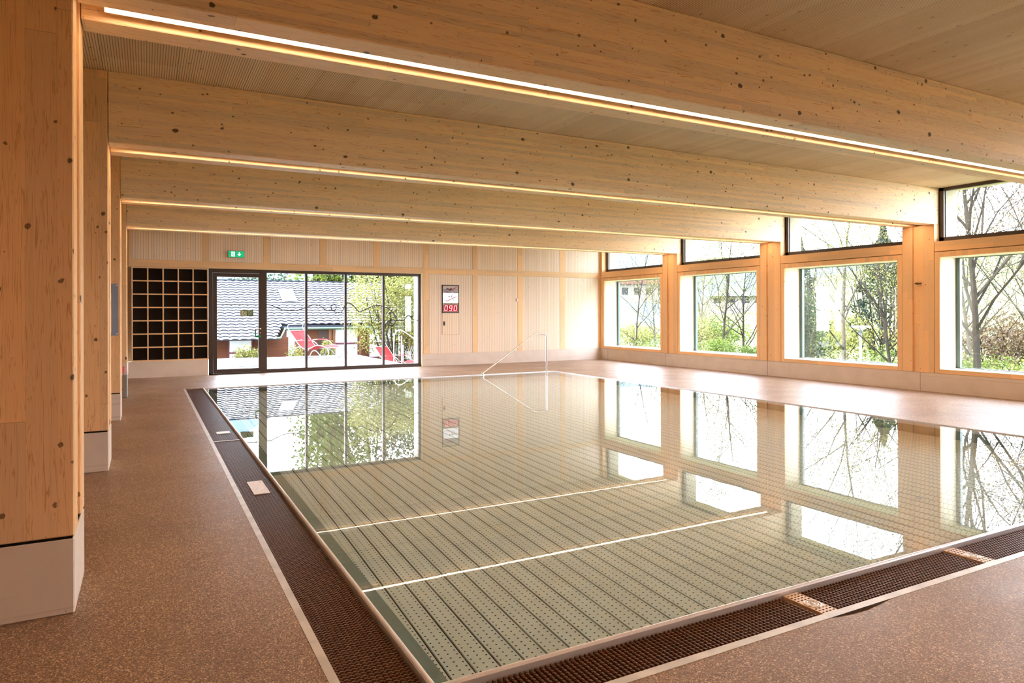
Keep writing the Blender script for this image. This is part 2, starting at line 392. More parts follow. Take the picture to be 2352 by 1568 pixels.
# ---- back wall: masonry core behind the boards with the terrace opening left out
WX0, WX1, WZ = 1.35, 6.90, 2.626
mb = MB()
mb.box(-1.9, WX0, YB+0.32, YB+0.62, -0.5, ZC)
mb.box(WX0-0.02, WX1, YB+0.12, YB+0.62, WZ+0.02, ZC)
mb.box(WX1, XR+0.5, YB+0.02, YB+0.62, -0.5, ZC)
mb.box(-1.9, WX0, YB+0.02, YB+0.32, WZ-0.01, ZC)
struct('wall_back', mb, plain('wall_core', srgb(190, 165, 135), 0.8))
STUD_UP = [(-.36,-.30),(1.216,1.362),(2.629,2.787),(4.046,4.216),(5.49,5.662),(6.93,7.101),(8.464,8.634),(9.98,10.147),(11.495,11.673),(12.975,13.06)]
RB, RT, PL = 2.626, 2.783, 0.348
for i in range(len(STUD_UP)-1):                                 # upper board panels
    a, b = STUD_UP[i][1], STUD_UP[i+1][0]
    struct('trim_%d' % (i+1), MB().box(a+.004, b-.004, YB+0.004, YB+0.03, RT+.004, ZC), M_board, label='upper panel of narrow whitewashed boards')
k = 10
for i in range(5, len(STUD_UP)-1):                              # lower board panels
    a, b = STUD_UP[i][1], STUD_UP[i+1][0]
    if i == 5:
        mb = MB(); hx0, hx1, hz0, hz1 = 7.496, 8.032, 0.885, 2.318
        mb.box(a+.004, hx0-.004, YB+0.004, YB+0.03, PL, RB-.004); mb.box(hx1+.004, b-.004, YB+0.004, YB+0.03, PL, RB-.004)
        mb.box(hx0-.004, hx1+.004, YB+0.004, YB+0.03, PL, hz0-.004); mb.box(hx0-.004, hx1+.004, YB+0.004, YB+0.03, hz1+.004, RB-.004)
    else: mb = MB().box(a+.004, b-.004, YB+0.004, YB+0.03, PL, RB-.004)
    struct('trim_%d' % k, mb, M_board, label='tall panel of narrow whitewashed boards'); k += 1
mb = MB()
for a, b in STUD_UP: mb.box(a, b, YB, YB+0.03, RT, ZC)
for a, b in STUD_UP[5:]: mb.box(a, b, YB, YB+0.03, PL, RB)
struct('trim_%d' % k, mb, M_studx, label='upright larch strips between the board panels'); k += 1
mb = MB().box(-.36, 13.06, YB-0.002, YB+0.035, RB, RT)
struct('trim_%d' % k, mb, M_railx, label='horizontal larch rail across the back wall'); k += 1
struct('baseboard_back', MB().box(WX1+.02, XR+.02, YB-0.004, YB+0.05, -0.05, PL-.004).box(-1.75, WX0-.01, YB-0.01, YB+0.05, -0.05, 0.388), M_conc, label='light concrete plinth')
# reveal on the right of the terrace glazing
struct('trim_%d' % k, MB().box(WX1-0.03, WX1+.02, YB+0.0, YB+0.6, 0, WZ+.02).box(WX0, WX1, YB+0.0, YB+.12, WZ-.005, WZ+.03), M_reveal, label='pale reveal beside the terrace glazing'); k += 1

# ---- terrace glazing
YG = YB+0.06; S_ = 1.0055
wnd = empty('window_1', (4.7, YG, 0), 'terrace glazing', 'window'); del wnd['category']; wnd['kind'] = 'structure'; wnd['label'] = 'dark framed floor-to-ceiling terrace glazing of four panes'
x0, x1 = 2.56, 6.875; zb, zt = 0.0, 2.62
mb = MB().box(x0, x1, YG, YG+.09, zb, 0.09).box(x0, x1, YG, YG+.09, 2.545, zt)
MUL = [(2.55, 2.72), (3.675, 3.735), (4.71, 4.77), (5.762, 5.822), (6.80, 6.875)]
for a, b in MUL: mb.box(a, b, YG-.002, YG+.092, 0, zt)
mb.build('window_frame', M_dark, wnd, bevel=.003)
for i in range(4):
    MB().box(MUL[i][1]-.005, MUL[i+1][0]+.005, YG+.04, YG+.052, 0.08, 2.55).build('pane', M_glass, wnd)
# ---- terrace door
dr = empty('door_1', (2.0, YG, 0), 'x', 'door'); del dr['category']; dr['kind'] = 'structure'; dr['label'] = 'dark framed glass terrace door'
mb = MB().box(1.36, 1.45, YG, YG+.09, 0, zt).box(1.45, 2.55, YG, YG+.09, 2.52, zt).box(1.36, 2.56, YG, YG+.09, 0, .03)
mb.box(2.57, 2.60, YG-.006, YG, 0, zt)
mb.build('door_frame', M_dark, dr, bevel=.003)
lf = MB().box(1.455, 1.545, YG-.012, YG+.07, .035, 2.515).box(2.515, 2.60, YG-.012, YG+.07, .035, 2.515).box(1.545, 2.515, YG-.012, YG+.07, 2.42, 2.515).box(1.545, 2.515, YG-.012, YG+.07, .035, .13).build('door_leaf', M_dark, dr, bevel=.004)
MB().box(1.54, 2.52, YG+.03, YG+.042, .12, 2.43).build('pane', M_glass, dr)
hm = plain('nickel_handle', (.75, .68, .58), .25, .5, 1.0)
MB().tube([(2.555, YG-.012, 1.125), (2.555, YG-.06, 1.125), (2.54, YG-.065, 1.125), (2.42, YG-.065, 1.122)], .011, 8).cyl((2.555, YG-.012, 1.125), (2.555, YG-.02, 1.125), .026).cyl((2.555, YG-.012, 1.02), (2.555, YG-.024, 1.02), .018).build('door_handle', hm, dr, smooth=True)
MB().box(2.425, 2.57, YG-.045, YG-.012, .905, .955).box(2.425, 2.455, YG-.045, YG-.012, .955, 1.10).build('handle_guard', plain('guard_green', srgb(20, 130, 80), .4), dr, bevel=.004)
MB().cyl((2.44, YG-.05, 1.10), (2.44, YG-.02, 1.10), .02).build('guard_button', plain('guard_red', srgb(180, 50, 40), .4), dr)

# ---- text helper
def text_mesh(body, size, loc, name, mat, parent, sx=1.0, depth=0.001, align='CENTER'):
    cu = bpy.data.curves.new('t', 'FONT'); cu.body = body; cu.size = size; cu.align_x = align; cu.extrude = depth; cu.resolution_u = 3
    ob = bpy.data.objects.new('t', cu); COL.objects.link(ob)
    dg = bpy.context.evaluated_depsgraph_get(); me = bpy.data.meshes.new_from_object(ob.evaluated_get(dg)); bpy.data.objects.remove(ob)
    mb = MB()
    for v in me.vertices: mb.v.append((loc[0]+v.co.x*sx, loc[1]-v.co.z, loc[2]+v.co.y))
    mb.f = [tuple(p.vertices) for p in me.polygons]
    return mb.build(name, mat, parent)

# ---- sticker on the door and the drawn line on the glass
M_signg = plain('sign_green', srgb(70, 104, 62), .5); M_signw = plain('sign_cream', srgb(214, 222, 190), .5)
YS = YG+.028
st = empty('exit_sticker', (2.24, YS, 1.44), 'small green emergency exit sticker on the terrace door glass', 'sign')
MB().box(2.086, 2.398, YS-.001, YS+.001, 1.44, 1.60).build('sticker_sheet', M_signg, st)
mb = MB().box(2.10, 2.112, YS-.003, YS-.001, 1.45, 1.59).box(2.222, 2.234, YS-.003, YS-.001, 1.45, 1.59).box(2.126, 2.208, YS-.003, YS-.001, 1.46, 1.58)
mb.build('pictogram_field', M_signw, st)
mb = MB().tube([(2.185, YS-.004, 1.565), (2.17, YS-.004, 1.535), (2.165, YS-.004, 1.505), (2.145, YS-.004, 1.485)], .006, 6).tube([(2.166, YS-.004, 1.505), (2.185, YS-.004, 1.49), (2.185, YS-.004, 1.468)], .006, 6).tube([(2.145, YS-.004, 1.53), (2.17, YS-.004, 1.54), (2.195, YS-.004, 1.525)], .004, 6).cyl((2.19, YS-.005, 1.572), (2.19, YS-.002, 1.572), .009)
mb.build('running_figure', M_signg, st)
for i, s_ in enumerate(('Nur im', 'Notfall', 'öffnen')): text_mesh(s_, .045, (2.315, YS-.003, 1.555-.043*i), 'lettering', M_signw, st, .9)
def bez(pts, n=10):
    P = [Vector(p) for p in pts]; out = []
    for i in range(len(P)-1):
        a = P[max(i-1, 0)]; b = P[i]; c = P[i+1]; d = P[min(i+2, len(P)-1)]
        for j in range(n):
            t = j/n; out.append(0.5*((2*b)+(c-a)*t+(2*a-5*b+4*c-d)*t*t+(3*b-a-3*c+d)*t**3))
    out.append(P[-1]); return out
TH2 = .4908; _s, _c = math.sin(TH2), math.cos(TH2)
# points measured on the glass plane (metres from the glazing's left, height)
SQ = [(1.63,1.735),(2.1,1.732),(2.5,1.728)]
SQ2 = [(2.73,1.735),(2.85,1.715),(3.05,1.62),(3.28,1.575),(3.5,1.60),(3.72,1.67),(3.84,1.715),(3.98,1.735),(4.08,1.70),(4.2,1.61),(4.33,1.575),(4.42,1.585),(4.49,1.645),(4.465,1.74),(4.40,1.755),(4.355,1.70),(4.375,1.61),(4.48,1.54),(4.58,1.52),(4.66,1.58),(4.73,1.74),(4.79,1.775),(4.88,1.765),(4.97,1.70),(5.08,1.575),(5.17,1.56),(5.32,1.63),(5.5,1.70),(5.68,1.715),(5.83,1.68),(6.0,1.59),(6.13,1.44),(6.155,1.31),(6.08,1.20),(5.98,1.165),(5.90,1.195),(5.90,1.26),(5.99,1.315),(6.13,1.31),(6.33,1.30),(6.41,1.35),(6.5,1.435),(6.57,1.42),(6.66,1.33),(6.8,1.30)]
mb = MB(); YQ = YG+.034
mb.tube([(x, YQ-.008, z) for x, z in SQ], .011, 6); mb.tube([(p.x, YQ, p.y) for p in bez([(x, z, 0) for x, z in SQ2], 6)], .0125, 6)
thing1('window_line_decal', mb, plain('decal_dark', srgb(40, 36, 36), .6), 'thin dark looping line drawn across the terrace door and glazing', 'decal')

# ---- cubby shelf
cb = empty('cubby_shelf', (0.52, YB, .39), 'built-in grid shelf of 35 black compartments left of the terrace door', 'shelf')
mb = MB(); cx0, cx1, cz0, cz1 = -.30, 1.345, .39, 2.612; tk = .024
for i in range(6):
    x = cx0+.012+(cx1-cx0-.024)*i/5; mb.box(x-tk/2, x+tk/2, YB-.006, YB+.28, cz0, cz1)
for j in range(8):
    z = cz0+.012+(cz1-cz0-.024)*j/7; mb.box(cx0, cx1, YB-.005, YB+.28, z-tk/2, z+tk/2)
fr_ = MB()
for i in range(6):
    x = cx0+.012+(cx1-cx0-.024)*i/5; fr_.box(x-tk/2-.002, x+tk/2+.002, YB-.012, YB+.006, cz0, cz1)
for j in range(8):
    z = cz0+.012+(cz1-cz0-.024)*j/7; fr_.box(cx0, cx1, YB-.0125, YB+.0055, z-tk/2-.002, z+tk/2+.002)
mb.build('compartment_walls', M_black, cb); fr_.build('front_lattice', M_railx, cb)
MB().box(cx0, cx1, YB+.28, YB+.30, cz0, cz1).build('back_panel', M_black, cb)

# ---- right window wall
YP = BEAMS + [YB]
GX = 13.56
W_TOP, W_BOT, SILL = 2.522, 0.432, 0.352
mb = MB(); mb.box(XR+.02, XR+.60, YF, YB+.6, -1.2, 0.345)
for i in range(6):
    y = BEAMS[i]; mb.box(13.235, XR+.60, y-.085, y+TOT+.10, 0.3, ZC)
mb.box(13.235, XR+.6, 18.14, YB+.6, .3, ZC)
edges = [(BEAMS[i]+TOT+.10, BEAMS[i+1]-.085) for i in range(5)]+[(BEAMS[5]+TOT+.10, 18.14)]
for a, b in edges: mb.box(XR+.16, XR+.60, a, b, W_TOP+.035, 2.81)
mb.box(XR+.02, XR+.6, YF, BEAMS[0], .3, ZC)
struct('wall_right', mb, plain('outer_timber', srgb(170, 164, 144), .75, .1, var=.05, scale=5))
struct('trim_29', MB().box(XR, 13.235, 18.19, YB+.02, .352, ZC), M_post, label='larch corner post beside the farthest window')
struct('baseboard_right', MB().box(XR, XR+.08, YF, YB, -.05, .348), M_conc, label='light concrete plinth under the windows')
mb = MB()
for y in (15.15, 11.5, 7.86, 4.2, .6, 17.9): mb.box(XR-.001, XR+.02, y-.003, y+.003, .0, .348)
struct('trim_30', mb, plain('plinth_joint', srgb(110, 90, 72), .9), label='joints in the concrete plinth')  # thin brown strips mark the plinth joints
for i in range(6):
    y = BEAMS[i]
    t_ = empty('wall_post', (XR+.1, y+TOT/2, .35), ['larch double window-wall post farthest behind the viewer', 'larch double window-wall post just behind the viewer', 'larch double window-wall post under the nearest beam, outside the right edge',
        'larch double post with the dark hook between the two nearest windows', 'larch double post between the second and third window from the viewer', 'larch double post beside the farthest window'][i], 'post', 'double posts of the window wall')
    for a, b in ((y, y+LAM), (y+LAM+GAP, y+TOT)):
        MB().box(XR, 13.235, a, b, .352, ZB-.002).build('post_half', M_post, t_, bevel=.004)
    MB().box(XR+.035, 13.23, y+LAM+.003, y+LAM+GAP-.003, .352, ZB-.002).build('recessed_core', M_post, t_)
for i in range(6):
    y0 = BEAMS[i]+TOT; y1 = BEAMS[i+1] if i < 5 else YB-.02
    o0 = y0+.105; o1 = (y1-.10) if i < 5 else 18.10
    wd = empty('window_%d' % (7-i), (XR, (y0+y1)/2, .35), 'x', 'x'); del wd['category']; wd['kind'] = 'structure'
    wd['label'] = 'deep timber-lined window, number %d from the back wall' % (6-i)
    # casing in the wall plane
    mb = MB().box(XR+.004, XR+.05, y0+.006, o0, SILL, 2.626-.006).box(XR+.004, XR+.05, o1, y1-.006, SILL, 2.626-.006)
    mb.box(XR+.004, XR+.05, o0, o1, W_TOP, 2.626-.006)
    mb.build('casing', M_post, wd, bevel=.003)
    MB().box(XR-.004, XR+.06, o0-.01, o1, SILL, W_BOT).build('sill_board', M_rail, wd, bevel=.003)
    MB().box(XR+.002, 13.235, y0+.006, y1-.006, 2.632, 2.815).build('rail', M_rail, wd, bevel=.003)
    mb = MB().box(XR+.05, GX+.04, o0-.02, o0, W_BOT-.03, W_TOP+.03).box(XR+.05, GX+.04, o1, o1+.02, W_BOT-.03, W_TOP+.03)
    mb.build('side_lining', M_reveal, wd)
    MB().box(XR+.05, GX+.04, o0, o1, W_TOP, W_TOP+.03).build('head_lining', M_sill, wd)
    MB().box(XR+.0, GX+.04, o0, o1, W_BOT-.03, W_BOT+.0).build('window_sill', M_sill, wd)
    fw_ = .012
    mb = MB().box(GX, GX+.07, o1-.075, o1, W_BOT, W_TOP).box(GX, GX+.07, o0, o0+.02, W_BOT, W_TOP).box(GX, GX+.07, o0, o1, W_TOP-fw_, W_TOP).box(GX, GX+.07, o0, o1, W_BOT, W_BOT+fw_)
    mb.build('window_frame', M_green, wd)
    MB().box(GX+.03, GX+.042, o0+.01, o1-.06, W_BOT+.01, W_TOP-.01).build('pane', M_glass, wd)
    # clerestory light
    c0 = y0+.0; c1 = y1 if i < 5 else YB-.12
    mb = MB().box(13.20, 13.27, c1-.085, c1, 2.815, ZC).box(13.20, 13.27, c0, c0+.085, 2.815, ZC).box(13.20, 13.27, c0, c1, 2.815, 2.90).box(13.20, 13.27, c0, c1, ZC-.06, ZC)
    mb.build('clerestory_frame', M_dark, wd, bevel=.003)
    MB().box(13.235, 13.247, c0+.08, c1-.08, 2.89, ZC-.055).build('clerestory_pane', M_glass, wd)

# ---- beams, columns, LED strips
ordn = ['hidden behind the camera', 'overhead at the camera', 'nearest and largest', 'second', 'third', 'fourth and farthest']
for i, y in enumerate(BEAMS):
    vis = {0: 'glulam double beam farthest behind the viewer', 1: 'glulam double beam directly overhead of the viewer',
           2: 'big knotty glulam double beam closest to the viewer, crossing the top of the picture',
           3: 'knotty glulam double beam, second from the viewer, ending at the post with the hook',
           4: 'glulam double beam, third from the viewer', 5: 'glulam double beam farthest away, just in front of the back wall'}[i]
    bmo = empty('ceiling_beam', (6.4, y+TOT/2, ZB), vis, 'beam', 'glulam ceiling beams')
    for a in (y, y+LAM+GAP):
        MB().box(XL+.004, 13.19, a, a+LAM, ZB, ZC-.001).build('beam_half', M_beam, bmo, bevel=.005)
    MB().box(XL+.004, 13.19, y+LAM, y+LAM+GAP, ZB+.13, ZC-.001).build('channel_filler', M_beam, bmo)
    ylc = y+LAM+.11
    led = empty('led_strip_light', (6.4, ylc, ZB+.04), {0: 'unseen linear light added in the beam farthest behind the viewer', 1: 'linear light in the beam overhead of the viewer',  # the rearmost strip is out of view, added to light the room
        2: 'bright white linear light in the underside of the nearest beam', 3: 'warm glowing linear light under the second beam', 4: 'warm glowing linear light under the third beam',
        5: 'warm glowing linear light under the farthest beam'}[i], 'light', 'linear lights in the beams')
    MB().box(-.20, 12.92, ylc-.042, ylc+.042, ZB+.0445, ZB+.128).box(-.20, 12.92, ylc-.042, ylc-.0375, ZB+.033, ZB+.0445).box(-.20, 12.92, ylc+.0375, ylc+.042, ZB+.033, ZB+.0445).build('housing', M_ledhouse, led)
    MB().box(-.19, 12.91, ylc-.036, ylc+.036, ZB+.036, ZB+.0435).build('diffuser', M_led, led)
    if i == 0: continue
    lab = {1: 'double timber column on a concrete foot beside the viewer', 2: 'large double timber column on a concrete foot at the left edge',
           3: 'second double timber column from the left edge', 4: 'third double timber column, carrying the blue-grey sign', 5: 'farthest double timber column, behind the grey bin'}[i]
    co = empty('timber_column', (-.75, y+TOT/2, 0), lab, 'column', 'timber columns along the left')
    XC = -1.15
    for a, b in ((y, y+LAM), (y+LAM+GAP, y+TOT)):
        MB().box(XC, XL, a, b, .39, ZC-.001).build('column_half', M_col, co, bevel=.006)
    MB().box(XC+.02, XL-.045, y+LAM+.001, y+LAM+GAP-.001, .39, ZC-.001).build('recessed_core', M_col, co)
    MB().box(XC+.02, XL-.01, y+.01, y+TOT-.01, .374, .391).build('shadow_gap', M_gap, co)
    MB().box(XC, XL+.0, y+.004, y+TOT-.004, 0, .375).build('concrete_foot', M_conc, co, bevel=.006)
    bo = MB().cyl((XL+.07, y-.003, ZC-.13), (XL+.07, y+.002, ZC-.13), .018); bo.build('bolt_head', M_steel, bmo)

# ------------------------------------------------------------------ pool
pool = empty('swimming_pool', (5.17, 8.85, -1.6), 'rectangular stainless steel swimming pool basin with a raised rim', 'pool')
def ring(x0, x1, y0, y1, w, z0, z1):
    return MB().box(x0-w, x0, y0-w, y1+w, z0, z1).box(x1, x1+w, y0-w, y1+w, z0, z1).box(x0, x1, y0-w, y0, z0, z1).box(x0, x1, y1, y1+w, z0, z1)
rim = MB()
def rimprof(c, s):  # outward direction s
    pts = [(c, -.30), (c, -.006), (c+s*.004, .002), (c+s*.010, .005), (c+s*.018, .004), (c+s*.026, -.004), (c+s*.034, -.03), (c+s*.034, -.30)]
    return pts if s > 0 else pts[::-1]
rim.prism([(x, z) for x, z in rimprof(PX_L, 1)], 'y', PY_N, PY_F)
rim.prism([(y, z) for y, z in rimprof(PY_N, 1)][::-1], 'x', PX_L, PX_R)
rim.box(PX_R, PX_R+.0205, PY_N, PY_F, -.3, -.004).box(PX_L, PX_R+.0205, PY_F, PY_F+.0205, -.3, -.004)
rim.box(PX_R+.012, PX_R+.0195, PY_N, PY_F, -.3, .0012).box(PX_L, PX_R+.02, PY_F+.012, PY_F+.0195, -.3, .0012)
rim.build('overflow_rim', M_steel, pool, smooth=False)
led_ = MB()
L0, L1, LZ = .034, .15, -.20
xa, xb, ya, yb = PX_L+L0, PX_R, PY_N+L0, PY_F
led_.quad((xa, ya, -.028), (xa, yb, -.028), (PX_L+L1, yb, LZ), (PX_L+L1, PY_N+L1, LZ))
led_.quad((xa, ya, -.028), (PX_L+L1, PY_N+L1, LZ), (xb, PY_N+L1, LZ), (xb, ya, -.028))
led_.quad((PX_L+L1, PY_N+L1, LZ), (PX_L+L1, yb, LZ), (PX_L+L1, yb, -1.6), (PX_L+L1, PY_N+L1, -1.6))
led_.quad((PX_L+L1, PY_N+L1, LZ), (PX_L+L1, PY_N+L1, -1.6), (xb, PY_N+L1, -1.6), (xb, PY_N+L1, LZ))
led_.build('sloping_inner_ledge', M_ledge, pool)
MB().box(PX_R, PX_R+.01, PY_N, PY_F, -1.62, -.29).box(PX_L, PX_R, PY_F, PY_F+.01, -1.62, -.29).box(PX_L, PX_R, PY_N, PY_F, -1.62, -1.60).build('basin_wall', M_ledge, pool)
mb = MB(); n = int((PX_R-.03-(PX_L+L1+.01))/PITCH)+2
for i in range(-2, n):
    a = PX0+i*PITCH+.0085; b = a+PITCH-.0085
    a = max(a, PX_L+L1+.012); b = min(b, PX_R-.02)
    if b-a > .01: mb.box(a+.0025, b-.0025, PY_N+L1+.012, PY_F-.02, -.935, -.912)
fl = mb.build('floor_planks', M_plank, pool)
MB().box(PX_L+L1+.012, PX_R-.02, PY_N+L1+.012, PY_F-.02, -.99, -.95).build('gap_dark_sheet', M_gap, pool)  # black sheet added so the plank gaps show as unlit void
wt = thing1('pool_water', MB().box(PX_L+.024, PX_R+.003, PY_N+.024, PY_F+.003, -1.598, ZW), M_water, 'still clear water filling the pool', 'water', kind='stuff')

# gutter frame + grating
M_grate = plain('brown_grating_plastic', srgb(100, 64, 42), .42, .35, var=.15)
M_duct = plain('dark_gutter_steel', srgb(34, 30, 28), .6, .3)
M_frame = plain('pale_steel_edge', (.60, .585, .58), .42, .5, .55, var=.12, scale=9)
gf = MB()
gf.box(.652, .692, 2.229, PY_F+.04, -.25, .0015).box(.692, 12.9, 2.229, 2.274, -.25, .0015)
thing1('gutter_edge_strip', gf, M_frame, 'pale steel edging strip between the brown floor and the gutter grating', 'edging')
thing1('gutter_channel', MB().box(.692, PX_L, 2.274, PY_F, -.26, -.09).box(PX_L, 12.9, 2.274, PY_N, -.26, -.09), M_duct, 'dark overflow gutter channel under the grating', 'gutter')
GZ = -.028
def grate(x0, x1, y0, y1, along, label):
    g = empty('gutter_grating', ((x0+x1)/2, (y0+y1)/2, GZ-.03), label, 'grating', 'brown grating sections round the pool')
    mb = MB(); pit = .0255; w = .0128
    if along == 'y':
        n = int((y1-y0)/pit); st = (x1-x0)/12
        for i in range(n):
            y = y0+pit*(i+.5); mb.box(x0+.004, x1-.004, y-w/2, y+w/2, GZ-.026, GZ-.004)
            for k in range(12): mb.box(x0+st*k+.005, x0+st*(k+1)-.005, y-w/2+.0015, y+w/2-.0015, GZ-.004, GZ)
        lw = MB()
        for k in range(1, 12, 2): lw.box(x0+st*k-.003, x0+st*k+.003, y0, y1, GZ-.03, GZ-.022)
    else:
        n = int((x1-x0)/pit); st = (y1-y0)/12
        for i in range(n):
            x = x0+pit*(i+.5); mb.box(x-w/2, x+w/2, y0+.004, y1-.004, GZ-.026, GZ-.004)
            for k in range(12): mb.box(x-w/2+.0015, x+w/2-.0015, y0+st*k+.005, y0+st*(k+1)-.005, GZ-.004, GZ)
        lw = MB()
        for k in range(1, 12, 2): lw.box(x0, x1, y0+st*k-.003, y0+st*k+.003, GZ-.03, GZ-.022)
    mb.build('grating_bars', M_grate, g); lw.build('linking_cords', M_duct, g)
grate(.694, PX_L-.002, 2.58, 8.86, 'y', 'long brown grating section along the left pool side, nearest the viewer')
grate(.694, PX_L-.002, 8.89, PY_F, 'y', 'brown grating section along the left pool side, far end')
thing1('grating_joint', MB().box(.694, PX_L-.002, 8.862, 8.888, GZ-.03, GZ+.006), M_frame, 'thin white crossbar in the far left grating', 'joint')
CV = [(3.01, 3.125), (4.485, 4.60), (5.96, 6.07), (7.43, 7.545)]
xs = [.70]+[v for a, b in CV for v in (a, b)]+[12.8]
gl_lab = ['brown grating along the near pool side, corner section left of the first cover plate', 'brown grating between the first and second cover plates of the near side',
          'brown grating right of the second cover plate', 'brown grating right of the third cover plate, outside the picture', 'brown grating running on to the window wall, outside the picture']
for i in range(5): grate(xs[2*i], xs[2*i+1], 2.276, PY_N-.002, 'x', gl_lab[i])
M_cover = plain('cream_cover_plate', srgb(226, 196, 168), .35, .5, .15, var=.1, scale=60)
for i, (a, b) in enumerate(CV):
    lab = ['perforated cream drain cover in the near grating, closer to the viewer', 'perforated cream drain cover in the near grating, the middle one', 'perforated cream drain cover in the near grating near the right edge', 'perforated drain cover beyond the right frame edge'][i]
    cvr = empty('drain_cover', ((a+b)/2, 2.42, GZ), lab, 'drain cover', 'drain covers in the near gutter')
    MB().box(a+.003, b-.003, 2.276, PY_N-.004, GZ-.02, GZ+.006).build('plate', M_cover, cvr, bevel=.002)
    mb = MB(); cxm = (a+b)/2
    for r_i in range(12):
        if r_i == 7: mb.build('slot_field', M_gap, cvr); mb = MB()
        if 4 <= r_i <= 7: continue
        for c_i in range(4):
            yy_ = 2.30+r_i*.0215; xx_ = a+.018+c_i*(b-a-.036)/3.0
            mb.box(xx_-.007, xx_+.007, yy_-.004, yy_+.004, GZ+.006, GZ+.0065)
    mb.build('slot_field', M_gap, cvr)
    mb = MB(); yc = 2.417
    for R_ in (.042, .028): mb.tube([(cxm+R_*math.cos(t*.2618), yc+R_*math.sin(t*.2618), GZ+.0065) for t in range(24)], .0035, 6, closed=True)
    mb.cyl((cxm, yc, GZ+.005), (cxm, yc, GZ+.010), .012)
    mb.build('lock_ring', M_steel_pol, cvr, smooth=True)
M_white = plain('white_plastic', srgb(236, 232, 230), .4)
mb = MB().box(.80, .93, 6.12, 6.61, GZ, GZ+.005)
wc = thing1('gutter_cover_plate', mb, plain('chalky_plate', srgb(228, 216, 212), .4, .5, 0, var=.14, scale=40), 'white chalky plate lying in the left grating', 'plate')
thing1('gutter_cover_plate', MB().box(.79, .95, 9.43, 9.60, GZ, GZ+.005), M_white, 'small white plate in the left grating, farther away', 'plate')
mb = MB(); n0_ = [(2.97, 2.228), (3.02, 2.215), (3.10, 2.205), (3.2, 2.200), (3.34, 2.215), (3.44, 2.228)]
mb.prism(n0_[::-1], 'z', .0, .0012)
thing1('floor_edge_gap', mb, plain('wet_dark_gap', srgb(60, 40, 22), .9, .05, var=.5, scale=60), 'dark wet broken gap in the floor edge beside the closest drain cover', 'gap')

# ---- handrail
hr = empty('handrail', (8.0, 15.05, -.5), 'stainless steel handrail rising from the far pool edge', 'handrail')
HYY = 14.98
MB().tube(bez([(9.0, HYY, -.6), (9.0, HYY, .3), (9.0, HYY, .90), (8.985, HYY, .95), (8.93, HYY, .965), (8.70, HYY, .968), (8.655, HYY, .96), (8.59, HYY, .925), (7.95, HYY, .52), (7.24, HYY, .075), (7.205, HYY, .045), (7.20, HYY, .01), (7.215, HYY, -.05), (7.23, HYY, -.6)], 6), .0205, 12).build('rail_tube', M_steel_pol, hr, smooth=True)

# ------------------------------------------------------------------ things on walls
# exit sign
es = empty('exit_sign', (1.976, YB-.04, 2.90), 'illuminated green exit sign with running man and arrow above the terrace door', 'sign')
MB().box(1.79, 2.165, YB-.075, YB+.0, 2.90, 3.065).build('housing', plain('sign_housing', srgb(150, 160, 155), .4), es, bevel=.003)
MB().box(1.797, 2.158, YB-.079, YB-.076, 2.908, 3.058).build('green_panel', emit('exit_green', srgb(30, 170, 105), .38), es)
M_ew = emit('exit_white', (0.9, 1.0, 0.95), .5)
ye = YB-.082
mb = MB().box(2.040, 2.056, ye, ye+.002, 2.96, 3.035)
mb.quad((2.005, ye, 2.985), (2.048, ye, 2.935), (2.091, ye, 2.985), (2.072, ye, 2.990), (2.048, ye, 2.963), (2.024, ye, 2.990))
mb.build('arrow', M_ew, es)
MB().box(1.865, 1.945, ye, ye+.002, 2.925, 3.042).build('door_field', M_ew, es)
mg_ = emit('exit_green_fig', srgb(20, 120, 75), .4)
mb = MB().tube([(1.91, ye-.001, 3.01), (1.895, ye-.001, 2.975), (1.87, ye-.001, 2.95)], .006, 6).tube([(1.897, ye-.001, 2.975), (1.915, ye-.001, 2.96), (1.915, ye-.001, 2.93)], .006, 6).tube([(1.855, ye-.001, 2.995), (1.90, ye-.001, 3.0), (1.93, ye-.001, 2.985)], .005, 6).cyl((1.917, ye-.003, 3.027), (1.917, ye, 3.027), .009)
mb.build('running_figure', mg_, es)
# depth display
dd_ = empty('depth_display', (7.765, YB, 1.51), 'black framed water depth display with two prohibition pictures and red digits 090', 'display')
x0, x1, z0, z1 = 7.50, 8.03, 1.512, 2.316
MB().box(x0, x0+.025, YB-.012, YB+.03, z0, z1).box(x1-.025, x1, YB-.012, YB+.03, z0, z1).box(x0, x1, YB-.012, YB+.03, z0, z0+.025).box(x0, x1, YB-.012, YB+.03, z1-.025, z1).build('frame', plain('black_frame', srgb(26, 20, 20), .4), dd_)
xi0, xi1 = x0+.025, x1-.025; yd = YB-.002
MB().box(xi0, xi1, yd, yd+.02, z0+.025, z1-.025).build('grey_panel', plain('display_grey', srgb(200, 190, 180), .5), dd_)
MB().box(xi0, xi1, yd-.003, yd, 1.80, 2.085).build('lit_picture_panel', emit('lit_white', (1, .98, 1), .40), dd_)
M_blue = plain('picto_blue', srgb(50, 100, 180), .5); M_pb = plain('picto_black', srgb(20, 18, 18), .5); M_red = plain('picto_red', srgb(200, 50, 50), .5)
def wave(mb, xa, xb, z, amp, n, r, y): mb.tube([(xa+(xb-xa)*i/40, y, z+amp*math.sin(i/40*n*2*math.pi)) for i in range(41)], r, 6)
mb = MB()
for zz in (2.185, 2.148, 2.11): wave(mb, xi0+.02, xi1-.025, zz, .012, 2, .006, yd-.003)
mb.build('blue_waves', M_blue, dd_)
mb = MB().tube([(7.64, yd-.006, 2.18), (7.675, yd-.006, 2.225), (7.72, yd-.006, 2.19), (7.76, yd-.006, 2.185)], .010, 6)
mb.build('swimmer_figure', M_pb, dd_); MB().cyl((7.778, yd-.010, 2.208), (7.778, yd-.003, 2.208), .022).build('swimmer_head', M_pb, dd_)
